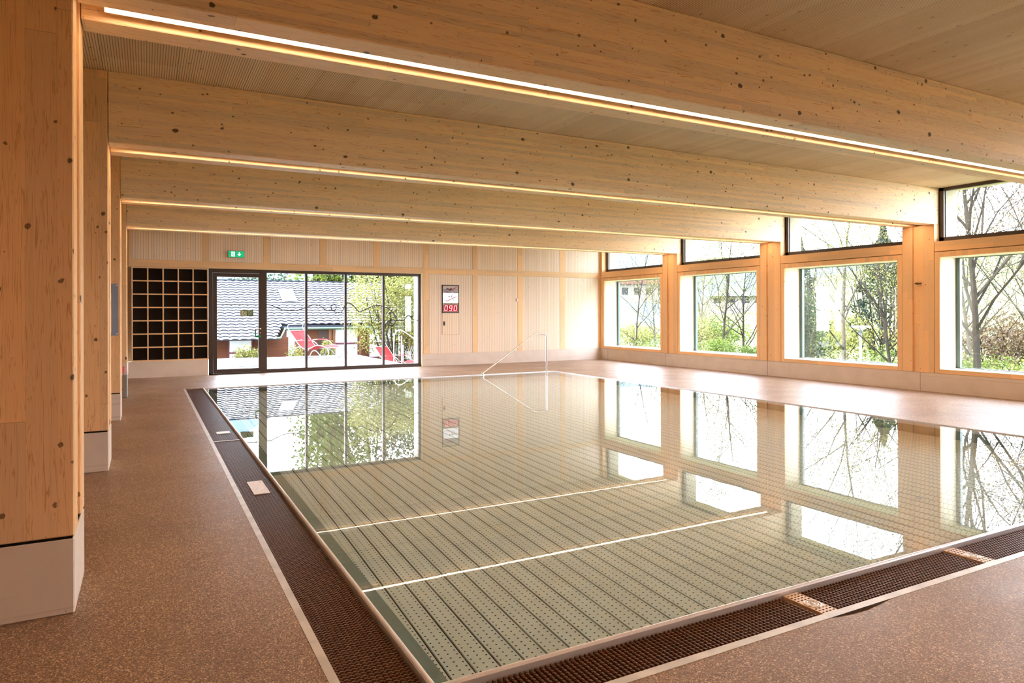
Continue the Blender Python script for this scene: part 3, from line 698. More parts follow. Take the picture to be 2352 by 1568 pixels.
M_rede = M_red
MB().tube([(7.60, yd-.012, 2.10), (7.95, yd-.012, 2.25)], .009, 6).build('red_bar', M_red, dd_)
MB().tube([(7.62, yd-.008, 1.84), (7.95, yd-.008, 1.985)], .009, 6).build('red_bar', M_red, dd_)
mb = MB(); wave(mb, xi0+.02, xi0+.22, 1.865, .012, 1, .005, yd-.006); mb.build('blue_waves', M_blue, dd_)
mb = MB().tube([(7.765, yd-.006, 1.975), (7.825, yd-.006, 1.975)], .010, 6).tube([(7.785, yd-.006, 1.98), (7.82, yd-.006, 2.04)], .006, 6).tube([(7.85, yd-.006, 1.975), (7.88, yd-.006, 1.985)], .006, 6)
mb.build('diver_figure', M_pb, dd_); MB().tube([(7.825, yd-.006, 1.915), (7.875, yd-.006, 1.868)], .006, 6).build('diver_arm', M_pb, dd_); MB().cyl((7.72, yd-.008, 1.985), (7.72, yd-.003, 1.985), .018).build('diver_head', plain('picto_violet', srgb(90, 60, 150), .5), dd_)
text_mesh('Wassertiefe in cm', .056, (7.765, yd-.003, 1.752), 'lettering', M_pb, dd_, .92)
MB().box(7.545, 7.985, yd-.003, yd, 1.553, 1.742).build('digit_panel', emit('digit_red_field', srgb(205, 40, 60), .26), dd_)
SEG = {'0': 'abcdef', '9': 'abcdfg'}
M_dig = emit('digit_pink', (1, .62, .58), .5)
for kx, ch in enumerate('090'):
    mb = MB()
    X0 = 7.575+kx*.145; w_, h_ = .075, .14; Z0 = 1.577; sl = .018
    P = {'a': ((0, 1), (1, 1)), 'b': ((1, 1), (1, .5)), 'c': ((1, .5), (1, 0)), 'd': ((0, 0), (1, 0)), 'e': ((0, 0), (0, .5)), 'f': ((0, .5), (0, 1)), 'g': ((0, .5), (1, .5))}
    for s_ in SEG[ch]:
        (ax, az), (bx_, bz) = P[s_]
        mb.tube([(X0+ax*w_+az*sl, yd-.006, Z0+az*h_), (X0+bx_*w_+bz*sl, yd-.006, Z0+bz*h_)], .0085, 6)
    mb.build('digit', M_dig, dd_)
# service hatch
sh = empty('service_hatch', (7.765, YB, .885), 'flush boarded service hatch with a black lock below the depth display', 'hatch')
MB().box(7.504, 8.026, YB+.0, YB+.03, .89, 1.506).build('hatch_door', M_board, sh)
MB().box(7.535, 7.59, YB-.004, YB+.002, 1.15, 1.265).build('lock', M_pb, sh)
thing1('wall_switch_box', MB().box(9.925, 9.965, YB-.03, YB, 1.85, 1.95), M_white, 'small white box on a larch strip of the back wall', 'switch', bevel=.004)
# hook on post
thing1('cable_hook', MB().box(XR-.03, XR+.036, 7.855, 7.93, 2.035, 2.055).cyl((XR-.035, 7.87, 2.035), (XR+.0, 7.92, 2.03), .01, 8).cyl((XR-.03, 7.94, 2.045), (XR-.03, 7.89, 2.05), .012, 8), plain('hook_dark', srgb(90, 70, 60), .5), 'small dark metal hook on the window wall post', 'hook')
# blue-grey sign on the third column
YS3 = BEAMS[4]-.008
sg = empty('rules_sign', (-.5, YS3, 1.2), 'blue-grey notice board with a pool outline on the third column', 'sign')
MB().box(-.80, -.345, YS3-.006, YS3+.006, 1.20, 1.93).build('board', plain('sign_blue', srgb(148, 160, 186), .5), sg)
MB().box(-.76, -.425, YS3-.009, YS3-.006, 1.245, 1.80).build('plan_field', plain('sign_pale', srgb(186, 192, 190), .5), sg)
mb = MB(); pts = []
for t_ in range(24):
    an = t_/24*2*math.pi; pts.append((-.60+.14*max(-1, min(1, 1.4*math.cos(an))), YS3-.010, 1.52+.25*max(-1, min(1, 1.25*math.sin(an)))))
mb.tube(pts, .0035, 6, closed=True); mb.build('pool_outline', plain('sign_line', srgb(110, 116, 120), .5), sg)
text_mesh('ng', .10, (-.475, YS3-.008, 1.845), 'lettering', plain('sign_text', srgb(216, 214, 206), .5), sg, 1)
for z in (1.225, 1.905): MB().cyl((-.36, YS3-.012, z), (-.36, YS3-.004, z), .010).build('screw', M_steel, sg)
# bin
bn = empty('waste_bin', (-.40, 14.35, 0), 'grey metal bin with a wire basket on top beside the farthest column', 'bin')
mb = MB().prism([(-.46, 14.10), (-.30, 14.10), (-.30, 14.60), (-.46, 14.60)], 'z', .0, .40)
mb.build('bin_body', plain('bin_grey', srgb(150, 148, 142), .4, .5, .4), bn, bevel=.01)
mb = MB()
for z in (.42, .47, .52, .57, .62): mb.tube([(-.46, 14.1, z), (-.30, 14.1, z), (-.30, 14.6, z), (-.46, 14.6, z)], .004, 5, closed=True)
for yy_ in range(11): mb.cyl((-.30, 14.1+.05*yy_, .40), (-.30, 14.1+.05*yy_, .62), .003, 5)
for xx_ in range(5): mb.cyl((-.46+.04*xx_, 14.1, .40), (-.46+.04*xx_, 14.1, .62), .003, 5)
mb.build('wire_basket', M_steel, bn)
thing1('red_cloth_bundle', MB().tube([(-.42, 14.2, .42), (-.40, 14.25, .47), (-.38, 14.33, .5), (-.39, 14.42, .46)], [.03, .055, .055, .03], 10), plain('red_plastic', srgb(200, 40, 60), .5), 'red bundle lying in the wire basket of the grey bin', 'bundle', smooth=True)

# ------------------------------------------------------------------ outside: terrace, ground, house
M_deck = boards('weathered_decking', srgb(140, 140, 148), pitch=0.14, A='x', B='y', groove=.008)
m_t = MB().box(-4, 6.95, YB+.62, 25.4, -.14, -.035)
struct('terrace_deck', m_t, M_deck)
struct('trim_31', MB().box(WX0-.02, WX1, YB+.02, YB+.63, -.2, -.02), plain('threshold', srgb(150, 146, 140), .5), label='threshold below the terrace glazing')
thing1('door_mat', MB().box(2.15, 3.25, 21.2, 25.3, -.035, -.02), plain('mat_grey', srgb(84, 88, 94), .8, .2, var=.2, scale=80), 'flat grey mat lying on the terrace deck', 'mat')
m = N('meadow_grass', .9, .1); p = m.pos(); v = m.vec(p['x'], p['y'], p['z'])
m.col(m.mix(m.noise(v, .8, 5, .6), srgb(74, 82, 44), srgb(104, 110, 68))); M_grass = m.m
def ground_z(x, y):
    if y > 18.3 and x < 13.6: return -.55
    t_ = max(0, min(1, (x-15)/14)); z = -.6-1.9*t_
    if x > 60: z += (x-60)*.115*(1+.25*math.sin(y*.02))
    return z
mb = MB(); nx, ny = 56, 60
xs_ = [13.65+(i/nx)**2.2*360 for i in range(nx+1)]; ys_ = [-30+(j/ny)**1.8*460 for j in range(ny+1)]
for i in range(nx+1):
    for j in range(ny+1): mb.v.append((xs_[i], ys_[j], ground_z(xs_[i], ys_[j] if ys_[j] > 0 else 0) if not (xs_[i] < 13.7) else -.6))
for i in range(nx):
    for j in range(ny):
        a = i*(ny+1)+j; mb.f.append((a, a+ny+1, a+ny+2, a+1))
struct('ground_meadow', mb, M_grass, smooth=True)
struct('ground_terrace', MB().box(-40, 13.65, YB+.6, 430, -2.5, -.62), M_grass)
# distant wooded hill behind the house
m = N('hazy_forest', .95, .05); p = m.pos(); v = m.vec(p['x'], p['y'], p['z'])
m.col(m.mix(m.noise(v, .12, 5, .7), srgb(58, 74, 84), srgb(80, 96, 100))); M_hill = m.m  # blue haze of distance is mixed into the forest colour
mb = MB(); n = 60
for i in range(n+1):
    an = math.radians(-35+i*100/n); R_ = 420
    for j in range(9):
        rr = R_*(1-.10*j); h = (58+10*math.sin(i*.35)+5*math.sin(i*1.3)+2*math.sin(i*3.1))*(1-max(0, min(1, (i-26)/34))*.5)
        zz = -3+h*max(0, 1-(j/8)**1.0)
        mb.v.append((rr*math.sin(an), rr*math.cos(an), zz))
for i in range(n):
    for j in range(8):
        a = i*9+j; mb.f.append((a, a+1, a+10, a+9))
for i in range(n+1):
    an = math.radians(-35+i*100/n); mb.v.append((440*math.sin(an), 440*math.cos(an), -3))
for i in range(n): mb.f.append((i*9, (i+1)*9, (n+1)*9+i+1, (n+1)*9+i))
struct('ground_hill', mb, M_hill, smooth=True)

# neighbouring house with tiled roof
hs = empty('neighbour_house', (4, 28, -.62), 'low timber house with a wavy grey tiled roof beyond the terrace', 'house')
M_wood_w = boards('brown_cladding', srgb(84, 46, 28), pitch=.13, A='x', B='z', groove=.006)
MB().box(-4, 4.72, 26.7, 34, -.62, .62).box(4.72, 10.5, 27.3, 34, -.62, 1.02).build('wall', M_wood_w, hs)
m = N('roof_tile', .45, .5); p = m.objpos(); v = m.vec(p['x'], p['y'], p['z'])
m.col(m.mix(m.noise(v, 5, 4, .6), srgb(112, 110, 108), srgb(150, 146, 142))); M_tile = m.m
M_lip = plain('tile_edge_shade', srgb(36, 40, 48), .9, .0)  # shade on the tile steps is put into this near-black colour
def roofz(y): return 1.02+.47*(y-27)
mb = MB(); lip = MB(); sl_len = .225; wl_ = .30
rows = []; y = 31.0
while y > 26.26: rows.append(y); y -= sl_len
for ri_, yt in enumerate(rows):
    yb_ = yt-sl_len-.02
    xl, xr = (-4.5, 9.6) if yb_ > 26.98 else (-4.5, 4.55-.35*(27-yb_))
    nseg = int((xr-xl)/.05)
    n0 = len(mb.v)
    for i in range(nseg+1):
        x = xl+(xr-xl)*i/nseg; w_ = .016*math.sin(2*math.pi*x/wl_)+.006*math.sin(4*math.pi*x/wl_+1)
        mb.v.append((x, yt+.03, roofz(yt)+.005+w_)); mb.v.append((x, yb_, roofz(yb_)+.046+w_)); 
    for i in range(nseg): a = n0+2*i; mb.f.append((a, a+1, a+3, a+2))
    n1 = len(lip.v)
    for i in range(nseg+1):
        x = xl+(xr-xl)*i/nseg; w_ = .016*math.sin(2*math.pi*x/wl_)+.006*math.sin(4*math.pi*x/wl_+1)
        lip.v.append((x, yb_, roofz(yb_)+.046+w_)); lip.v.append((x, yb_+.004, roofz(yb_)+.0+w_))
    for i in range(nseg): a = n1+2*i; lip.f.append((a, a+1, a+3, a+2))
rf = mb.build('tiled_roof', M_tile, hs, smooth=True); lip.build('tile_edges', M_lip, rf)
MB().box(-4.5, 9.6, 30.95, 31.25, roofz(31)-.06, roofz(31)+.05).build('ridge_cap', M_lip, rf)
MB().prism([(31.1, roofz(31)-.05), (27.1, roofz(27.1)-.06), (27.1, roofz(27.1)-.14), (31.1, .8), (35, roofz(27)-.1)], 'x', -4.4, 9.5).build('roof_body', M_lip, hs)
MB().tube([(4.6, 26.93, .93), (9.6, 26.93, .93)], .05, 8).tube([(-4.5, 26.2, .60), (4.35, 26.2, .60)], .05, 8).tube([(4.35, 26.2, .60), (4.66, 26.95, .96)], .03, 6).build('gutter', plain('gutter_green', srgb(58, 76, 62), .5), hs)
def rp(x, s): y = 27+s; return (x, y, roofz(y)+.09)
sk = MB(); sk.quad(rp(4.96, 2.05), rp(5.42, 2.05), rp(5.42, 3.0), rp(4.96, 3.0)); 
sk.build('skylight', plain('skylight_glass', srgb(226, 232, 240), .1, .8), hs)
mb = MB()
for a, b in ((4.90, 4.97), (5.41, 5.48)): mb.quad(rp(a, 1.98), rp(b, 1.98), rp(b, 3.07), rp(a, 3.07))
mb.quad(rp(4.90, 1.95), rp(5.48, 1.95), rp(5.48, 2.06), rp(4.90, 2.06)); mb.quad(rp(4.90, 2.99), rp(5.48, 2.99), rp(5.48, 3.07), rp(4.90, 3.07))
mb.build('skylight_frame', plain('skylight_alu', srgb(170, 176, 190), .4, .5, .3), hs)
M_purp = plain('aubergine_paint', srgb(84, 30, 50), .5); M_hg = plain('house_window_glass', srgb(214, 226, 232), .1, .7)
for (a, b, c_, d_, yw) in ((2.66, 3.4, -.35, .52, 26.68), (4.75, 5.05, -.3, .92, 27.28), (6.62, 7.5, -.25, .88, 27.28), (8.0, 9.3, -.25, .88, 27.28)):
    wf = MB().box(a-.06, b+.06, yw-.02, yw, c_-.06, d_+.06).build('window_frame', M_purp, hs)
    MB().box(a, b, yw-.03, yw-.018, c_, d_).build('pane', M_hg, wf)
    if b-a > .5: MB().box(a, b, yw-.045, yw-.028, (c_+d_)/2-.04, (c_+d_)/2+.03).build('glazing_bar', M_purp, wf)
MB().box(5.95, 6.35, 27.26, 27.28, -.6, .9).build('door', plain('house_door', srgb(44, 30, 28), .5), hs)
M_hp = plain('house_post', srgb(100, 62, 38), .6)
for x in (4.66, 5.1, 6.4, 6.55, 7.6): MB().box(x-.05, x+.05, 27.18, 27.30, -.62, 1.0).build('timber_post', M_hp, hs)

# red rocking loungers
M_cloth = plain('red_sunbed_fabric', srgb(140, 14, 14), .7, .2, var=.06); M_tube = plain('light_grey_tube', srgb(120, 126, 130), .35, .5, .3)
def lounger(loc, rot, label):
    L = empty('rocking_lounger', (0, 0, 0), label, 'lounger', 'red rocking loungers outside')
    prof = [(-.55, .90), (-.35, .68), (-.12, .42), (.08, .31), (.30, .33), (.55, .43), (.80, .42), (.98, .36)]
    pp = bez([(a, b, 0) for a, b in prof], 5); mb = MB(); hw = .30
    n0 = 0
    for q in pp:
        for s_ in (-hw, 0, hw): mb.v.append((q.x, s_, q.y-(.03 if s_ == 0 else 0)))
    for i in range(len(pp)-1):
        for k_ in range(2): a = 3*i+k_; mb.f.append((a, a+1, a+4, a+3))
    so = mb.build('sling', M_cloth, L, smooth=True); sm_ = so.modifiers.new('s', 'SOLIDIFY'); sm_.thickness = .008
    mb = MB()
    for s_ in (-hw-.015, hw+.015):
        mb.tube([(q.x, s_, q.y) for q in pp], .014, 8)
        mb.tube(bez([(.98, s_, .36), (1.06, s_, .24), (1.0, s_, .10), (.88, s_, .04), (.70, s_, .14), (.55, s_, .26), (.40, s_, .24), (.30, s_, .10), (.20, s_, .03), (0, s_, .02), (-.35, s_, .02), (-.46, s_, .06), (-.42, s_, .18), (-.30, s_, .30), (-.12, s_, .40)], 5), .014, 8)
        mb.tube(bez([(-.55, s_, .90), (-.62, s_, 1.0), (-.58, s_, 1.10)], 4), .013, 8)
        mb.tube(bez([(-.30, s_, .56), (.0, s_, .60), (.42, s_, .58), (.62, s_, .46)], 4), .013, 8)
    for (a, b) in ((-.55, .90), (.98, .36), (-.58, 1.10), (.1, .02), (-.35, .02), (.88, .04)): mb.cyl((a, -hw-.015, b), (a, hw+.015, b), .013, 8)
    mb.build('tube_frame', M_tube, L, smooth=True)
    for s_ in (-hw-.02, hw+.02): MB().box(.02, .40, s_-.025, s_+.025, .60, .62).build('armrest', M_cloth, L)
    L.location = loc; L.rotation_euler = (0, 0, rot); return L
L1_ = lounger((5.0, 24.2, -.03), math.radians(-56), 'red rocking lounger standing on the terrace deck'); L1_.scale = (1.12, 1.12, 1.05)
lounger((7.75, 23.6, -.6), math.radians(-62), 'red rocking lounger on the grass beyond the deck, low at the right pane')
# white curved outdoor railing
thing1('outdoor_railing', MB().tube(bez([(7.49, 22.6, -.60), (7.49, 22.6, .55), (7.53, 22.6, .82), (7.68, 22.6, .93), (7.9, 22.6, .84), (8.3, 22.6, .55), (8.55, 22.6, .30)], 6), .014, 10).tube([(7.80, 22.7, -.60), (7.80, 22.7, .72)], .014, 8), plain('white_tube', srgb(225, 228, 230), .3, .5, .2), 'white curved tube railing standing outside the right-hand pane', 'railing', smooth=True)
# wire fence
fe = empty('wire_fence', (9.4, 24.0, -.6), 'low wire mesh fence outside behind the right-hand pane', 'fence')
for x in (8.3, 9.3, 10.3, 11.3): MB().cyl((x, 24.0, -.62), (x, 24.0, .35), .025, 8).build('post', M_tube, fe)
mb = MB()
for i in range(40): x = 8.3+i*.075; mb.cyl((x, 24.0, -.6), (x+.35, 24.0, .3), .004, 4); mb.cyl((x+.35, 24.0, -.6), (x, 24.0, .3), .004, 4)
mb.build('mesh', M_tube, fe)

# ------------------------------------------------------------------ plants
def leafmat(name, c1, c2):
    m = N(name, .6, .25); p = m.pos(); v = m.vec(p['x'], p['y'], p['z'])
    w = m.white(m.vec(m.math('FLOOR', m.math('MULTIPLY', p['x'], 9)), m.math('FLOOR', m.math('MULTIPLY', p['y'], 9)), m.math('FLOOR', m.math('MULTIPLY', p['z'], 9))))
    m.col(m.mix(w, c1, c2)); m.b.inputs['Transmission Weight'].default_value = 0
    tr = m.n('ShaderNodeBsdfTranslucent'); m.t.links.new(m.mix(w, c1, c2), tr.inputs[0]); mx = m.n('ShaderNodeMixShader'); mx.inputs[0].default_value = .35
    m.t.links.new(m.b.outputs[0], mx.inputs[1]); m.t.links.new(tr.outputs[0], mx.inputs[2]); m.t.links.new(mx.outputs[0], m.out.inputs[0])
    return m.m
L_spring = leafmat('spring_leaf', srgb(54, 72, 18), srgb(88, 102, 38))
L_yellow = leafmat('yellow_green_leaf', srgb(84, 88, 32), srgb(122, 120, 64))
L_dark = leafmat('dark_leaf', srgb(18, 32, 18), srgb(44, 62, 28))
L_blue = leafmat('conifer_needle', srgb(14, 26, 22), srgb(32, 46, 36))
L_pink = leafmat('bud', srgb(56, 40, 30), srgb(88, 74, 48))
M_bark = plain('bark', srgb(36, 33, 28), .9, .1, var=.25, scale=14); M_barkl = plain('pale_bark', srgb(62, 58, 50), .9, .1, var=.3, scale=14)
def rdir(rg): 
    while True:
        v = Vector((rg.uniform(-1,1), rg.uniform(-1,1), rg.uniform(-1,1)))
        if .05 < v.length < 1: return v.normalized()
def leaf_quad(mb, p, s, rg):
    d = rdir(rg); a = d.cross(rdir(rg)).normalized(); 
    mb.quad(p-d*s*.5, p+a*s*.32, p+d*s*.5, p-a*s*.32)
def tree(name, x, y, z, h, label, cat='tree', seed=1, leaf=None, bark=None, kind='bare', lsize=.07, nleaf=2500, spread=1.0, r=.12, group='trees outside the window wall', levels=3, nb=14):
    rg = random.Random(seed); t_ = empty(name, (x, y, z), label, cat, group)
    wood = MB(); tips = []
    def branch(p, d, L, rad, lev):
        n = 5 if lev == 0 else 4; pts = [p.copy()]; dirs = [d.copy()]
        for i in range(n):
            jit = .10 if lev == 0 else .22
            d = (d+rdir(rg)*jit+Vector((0, 0, .10 if lev else .05))).normalized(); p = p+d*(L/n); pts.append(p.copy()); dirs.append(d.copy())
        rr = [max(.004, rad*(1-.75*i/n)) for i in range(n+1)]
        wood.tube(pts, rr, 6 if lev == 0 else (4 if lev == 1 else 3), cap=False)
        if lev >= levels: tips.extend(pts[1:]); return
        cnt = nb if lev == 0 else (6 if lev == 1 else 4)
        for k_ in range(cnt):
            f = (.22+.78*(k_+rg.random())/cnt) if lev == 0 else (.2+.8*(k_+rg.random())/cnt)
            i = min(n-1, int(f*n)); q = pts[i].lerp(pts[i+1], f*n-i); dd = dirs[i]
            side = dd.cross(rdir(rg)).normalized(); ang = rg.uniform(.5, .95)*spread if lev == 0 else rg.uniform(.4, .9)
            nd = (dd*math.cos(ang)+side*math.sin(ang)).normalized()
            branch(q, nd, L*(.62 if lev == 0 else .55)*rg.uniform(.7, 1.1)*(1.15-.55*f if lev == 0 else 1), rad*(1-.6*f)*.5, lev+1)
        if lev > 0: tips.append(pts[-1])
    if kind == 'multi':
        for k_ in range(4):
            a = k_*1.6+rg.random(); branch(Vector((x, y, z)), Vector((.28*math.cos(a), .28*math.sin(a), 1)).normalized(), h*.8, r*.7, 0)
    else: branch(Vector((x, y, z)), Vector((0, 0, 1)), h, r, 0)
    wood.build('trunk_and_branches', bark or M_bark, t_)
    if leaf is not None and tips:
        lv = MB()
        for i in range(nleaf):
            p = rg.choice(tips)+rdir(rg)*rg.random()*.28; leaf_quad(lv, p, lsize*rg.uniform(.6, 1.3), rg)
        lv.build('foliage', leaf, t_)
    return t_
def bush(name, x, y, z, w, h, label, seed=1, leaf=None, n=3500, lsize=.08, group='shrubs outside', cat='shrub', conic=False, depth=None):
    rg = random.Random(seed); t_ = empty(name, (x, y, z), label, cat, group); st = MB(); lv = MB()
    dp = depth or w
    for k_ in range(14):
        a = rg.random()*6.28; q = rg.random()**.5*.8; e = Vector((x+q*w/2*math.cos(a), y+q*dp/2*math.sin(a), z+h*rg.uniform(.5, .9)))
        b = Vector((x+q*w/6*math.cos(a), y+q*dp/6*math.sin(a), z)); st.tube([b, b.lerp(e, .5)+rdir(rg)*.08*w, e], [.011*h, .007*h, .003*h], 4, cap=False)
    st.build('stems', M_bark, t_)
    lobes = [(rg.uniform(-.28, .28), rg.uniform(-.28, .28), rg.uniform(.25, .75), rg.uniform(.16, .32)) for _ in range(16)]
    for i in range(n):
        if conic:
            f = rg.random()**.8; a = rg.random()*6.28; rad = (1-f)*.5*(1+.25*math.sin(f*40))*rg.uniform(.55, 1)
            p = Vector((x+rad*w*math.cos(a), y+rad*dp*math.sin(a), z+h*(.04+.96*f)))
        else:
            lx, ly, lz, lr = rg.choice(lobes); d = rdir(rg)*lr*rg.uniform(.5, 1.05)
            p = Vector((x+(lx+d.x)*w, y+(ly+d.y)*dp, z+max(.02, (lz+d.z))*h))
        leaf_quad(lv, p, lsize*rg.uniform(.6, 1.4), rg)
    lv.build('foliage', leaf, t_)
    return t_
gz_ = ground_z
# in front of window 4 (nearest seen)
tree('bare_tree', 21, 11.0, gz_(21, 11), 8.6, 'tall budding tree filling the nearest lower window at the right edge', seed=11, leaf=L_pink, nleaf=7500, lsize=.055, r=.12, levels=3, nb=22)
tree('bare_tree', 24, 9.6, gz_(24, 9), 8.0, 'slimmer bare tree right of the big budding tree', seed=12, leaf=L_pink, nleaf=4680, lsize=.06, r=.10, bark=M_barkl, nb=14)
tree('bare_tree', 30, 15.8, gz_(30, 15), 9, 'bare tree behind and left of the big budding tree', seed=13, leaf=L_pink, nleaf=4680, lsize=.07, r=.10, bark=M_barkl, nb=14)
thick = [(33, 15.0, 8.5, L_pink, 'bare tree in the thicket behind the big budding tree'), (29, 12.2, 7.0, L_pink, 'bare tree in the thicket at the right frame edge'),
    (34, 22.5, 8.0, L_yellow, 'thicket tree behind the slender pale-trunked tree'), (31, 25.5, 7.5, L_dark, 'thicket tree behind the tall leafy bush of the second window'),
    (31, 29.2, 6.6, L_yellow, 'thicket tree behind the thin tree with hanging twigs'), (33, 34.0, 6.8, L_pink, 'thicket tree behind the pale tree of the third window'),
    (36, 20.5, 7.5, L_spring, 'thicket tree between the slender tree and the street lamp'), (36, 43.0, 6.5, L_yellow, 'thicket tree seen through the farthest window, at its left')]
for ti, (tx, ty, th_, tl, tlab) in enumerate(thick):
    tree('bare_tree', tx, ty, gz_(tx, ty), th_, tlab, seed=200+ti, leaf=tl, nleaf=4500, lsize=.07, r=.09, bark=M_barkl if ti % 2 else M_bark, nb=15)
# window 3
tree('bare_tree', 25, 18.0, gz_(25, 18), 8.2, 'slender pale-trunked tree in the middle of the second window', seed=21, leaf=L_spring, nleaf=4160, lsize=.06, r=.10, bark=M_barkl, nb=10)
tree('bare_tree', 22, 14.0, gz_(22, 14), 6.6, 'spreading many-stemmed tree at the right of the second window', seed=22, leaf=L_yellow, nleaf=5720, lsize=.06, r=.10, kind='multi', nb=7, group='trees outside the window wall')
bush('leafy_shrub', 27, 21.8, gz_(27, 21), 3.0, 5.6, 'tall dense leafy bush at the left of the second window', 31, L_dark, 12000, .10)
bush('leafy_shrub', 30, 19.8, gz_(30, 19), 3.6, 2.6, 'low spring-green hedge behind the street lamp of the second window', 32, L_spring, 3500, .10)
bush('leafy_shrub', 24, 12.5, gz_(24, 12), 3.6, 1.9, 'low green hedge under the big budding tree', 33, L_spring, 6500, .09)
bush('leafy_shrub', 23, 10.2, gz_(23, 10), 3.0, 1.9, 'low yellow-green hedge at the right frame edge', 34, L_yellow, 3000, .09)
# window 2
tree('bare_tree', 22, 21.9, gz_(22, 21), 6.5, 'thin tree with hanging twigs at the middle of the third window', seed=41, leaf=L_spring, nleaf=4420, lsize=.06, r=.07, nb=12)
tree('bare_tree', 26, 27.2, gz_(26, 27), 6.5, 'thin pale tree at the left of the third window', seed=42, leaf=L_yellow, nleaf=4940, lsize=.06, r=.07, bark=M_barkl, nb=12)
bush('leafy_shrub', 19, 19.2, gz_(19, 19), 2.4, 1.8, 'bright green shrub at the bottom left of the third window', 43, L_spring, 8000, .07)
bush('leafy_shrub', 19, 17.2, gz_(19, 17), 2.2, 1.6, 'bright green shrub at the bottom right of the third window', 44, L_spring, 7000, .07)
bush('leafy_shrub', 22, 23.6, gz_(22, 23), 3.0, 3.2, 'loose yellow-green shrub behind the bright one in the third window', 45, L_yellow, 7000, .08)
# window 1
tree('bare_tree', 24, 30.2, gz_(24, 30), 7, 'thin bare tree at the left of the farthest window', seed=51, leaf=L_pink, nleaf=3380, lsize=.06, r=.06, nb=12)
tree('bare_tree', 26, 28.9, gz_(26, 28), 6.5, 'thin bare tree at the right of the farthest window', seed=52, leaf=L_yellow, nleaf=3120, lsize=.06, r=.07, nb=10)
bush('leafy_shrub', 19, 22.3, gz_(19, 22), 1.5, 1.35, 'small dark green bush at the bottom right of the farthest window', 53, L_dark, 2600, .06)
bush('leafy_shrub', 24, 28.4, gz_(24, 28), 3.2, 2.2, 'pale shrub behind the small dark bush in the farthest window', 54, L_spring, 3000, .08)
# far conifers
bush('conifer', 62, 50.2, 0, 5, 9.5, 'distant dark pointed conifer at the left of the second clerestory pane', 61, L_blue, 2500, .32, group='conifers outside', cat='tree', conic=True)
bush('conifer', 44, 29.0, -1.5, 6, 9.0, 'dark conifer at the right of the second clerestory pane', 62, L_blue, 3500, .26, group='conifers outside', cat='tree', conic=True)
# terrace side
bush('leafy_tree', 8.5, 25.2, -.6, 4.4, 4.4, 'broad yellow-green tree beside the terrace, in the right-hand panes', 71, L_yellow, 17000, .075, group='trees beyond the terrace', cat='tree', depth=2.2)
bush('evergreen_tree', 13.0, 32.0, -.6, 4.5, 9.0, 'dark evergreen tree behind the yellow-green tree', 72, L_dark, 6500, .16, group='trees beyond the terrace', cat='tree')
bush('evergreen_tree', 9.2, 38.0, -.6, 5.5, 12.0, 'tall feathery green tree standing behind the tiled roof', 73, L_spring, 9000, .2, group='trees beyond the terrace', cat='tree')
bush('evergreen_tree', 12.8, 40.0, -.6, 5.0, 10.0, 'green tree behind the roof, right of the tall feathery one', 74, L_dark, 7000, .2, group='trees beyond the terrace', cat='tree')
bush('evergreen_tree', 6.4, 44.0, -.6, 5.5, 5.2, 'low green tree behind the left of the roof ridge', 75, L_dark, 4500, .18, group='trees beyond the terrace', cat='tree')
bush('flowering_shrub', 3.05, 25.8, -.6, .9, 1.15, 'pale spiky shrub behind the glass terrace door', 81, L_yellow, 1500, .07, group='shrubs at the terrace edge')
bush('flowering_shrub', 3.6, 25.9, -.6, .6, 1.0, 'pale shrub behind the terrace door handle', 84, L_yellow, 900, .06, group='shrubs at the terrace edge')
bush('flowering_shrub', 4.75, 25.8, -.6, .7, 1.0, 'pale shrub left behind the red lounger on the deck', 82, L_yellow, 1100, .06, group='shrubs at the terrace edge')
bush('flowering_shrub', 5.95, 25.8, -.6, .7, 1.15, 'pale shrub right behind the red lounger on the deck', 83, L_yellow, 1100, .06, group='shrubs at the terrace edge')

# street lamps
def lamp(x, y, label, ztop, first=None):
    z0 = gz_(x, y); L = empty('street_lamp', (x, y, z0), label, 'lamp', 'park lamps')
    MB().tube([(x, y, z0), (x, y, ztop-.14)], .05, 10).build('pole', M_tube, L, smooth=True)
    MB().cyl((x, y, ztop-.30), (x, y, ztop-.12), .075, 12).build('collar', plain('lamp_collar', srgb(90, 96, 96), .5), L)
    MB().tube([(x, y, ztop-.02), (x, y, ztop), (x, y, ztop+.05), (x, y, ztop+.07)], [.30, .40, .36, .05], 20).build('lamp_head', plain('lamp_white', srgb(220, 222, 220), .4), L, smooth=True)
    MB().tube([(x, y, ztop-.12), (x, y, ztop-.02)], [.08, .26], 16).build('diffuser', plain('lamp_glass', srgb(225, 225, 220), .2), L, smooth=True)
lamp(25, 17.45, 'white park lamp on a pole in the second window', .90)
lamp(26, 32.8, 'white park lamp on a pole in the farthest window', 1.0)

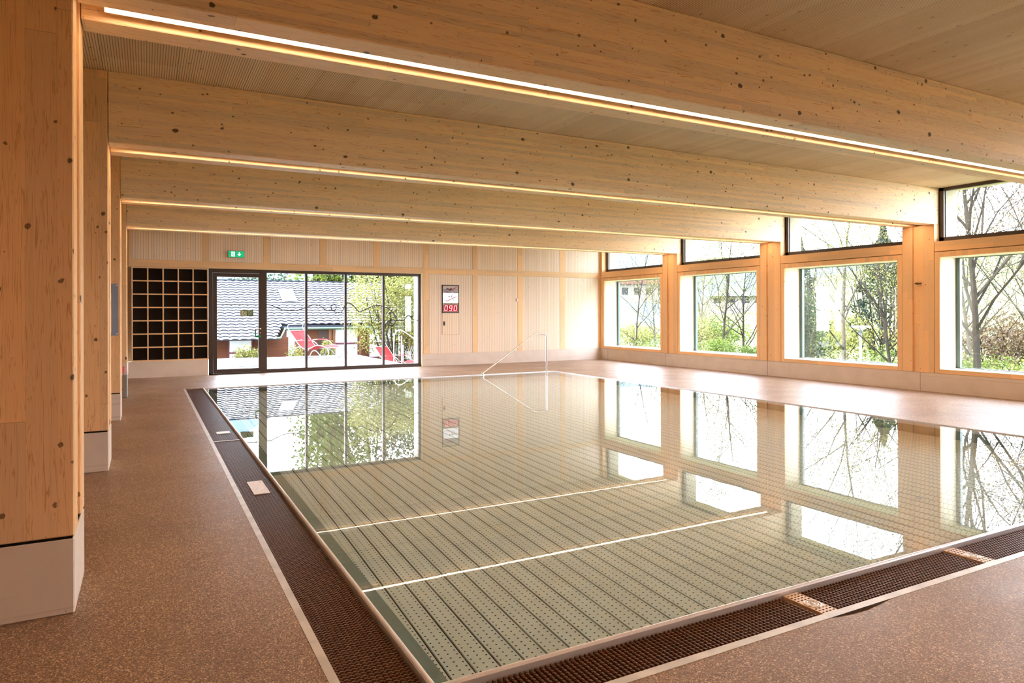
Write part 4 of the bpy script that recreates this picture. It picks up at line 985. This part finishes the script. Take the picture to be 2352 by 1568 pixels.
# far houses
def house(x, y, w, d, h, roofh, label, seed, ang=0, wall=srgb(96, 92, 88), roofc=srgb(66, 34, 26), nwin=4, floors=2):
    z0 = gz_(x, y)-1; H = empty('distant_house', (0, 0, 0), label, 'house', 'houses seen through the window wall')
    MB().box(-w/2, w/2, -d/2, d/2, -2, h).build('wall', plain('house_wall%d' % seed, wall, .8), H)
    MB().prism([(-d/2-.6, h-.2), (0, h+roofh), (d/2+.6, h-.2), (d/2+.6, h-.45), (-d/2-.6, h-.45)], 'x', -w/2-.7, w/2+.7).build('roof', plain('house_roof%d' % seed, roofc, .7), H)
    mw_ = plain('house_pane%d' % seed, srgb(24, 28, 34), .6, .1)
    for fl_ in range(floors):
        for i in range(nwin):
            cx_ = -w/2+w*(i+.5)/nwin; zc_ = 1.6+fl_*2.8
            MB().box(cx_-.6, cx_+.6, -d/2-.05, -d/2+.02, zc_-.6, zc_+.7).build('window', mw_, H)
            MB().box(-w/2-.05, -w/2+.02, -d/2+d*(i+.5)/nwin-.6, -d/2+d*(i+.5)/nwin+.6, zc_-.6, zc_+.7).build('window', mw_, H)
    MB().box(-w/2-.1, w/2+.1, -d/2-1.0, -d/2, 2.75, 2.95).build('balcony', plain('house_balc%d' % seed, srgb(90, 50, 40), .7), H)
    H.location = (x, y, z0+1); H.rotation_euler = (0, 0, ang)
house(86, 107, 13, 9, 6.2, 2.6, 'distant gabled house with a reddish roof in the farthest window', 1, math.radians(55))
house(92, 87, 13, 9, 2.6, 1.6, 'distant low white house with a grey roof in the third window', 2, math.radians(40), roofc=srgb(92, 106, 104), floors=1)
bush('leafy_shrub', 42, 21.5, gz_(42, 21), 9.0, 5.0, 'large hazy thicket far behind the big budding tree', 35, L_pink, 9000, .16)
bush('leafy_shrub', 40, 30.5, gz_(40, 30), 9.0, 4.2, 'large olive thicket far behind the slender pale-trunked tree', 36, L_yellow, 9000, .15)
bush('leafy_shrub', 44, 45.0, gz_(44, 45), 8.0, 4.2, 'large green thicket far behind the third window', 37, L_spring, 8000, .16)
bush('leafy_shrub', 42, 53.0, gz_(42, 53), 8.0, 3.4, 'large pale thicket far behind the farthest window', 38, L_yellow, 7000, .16)
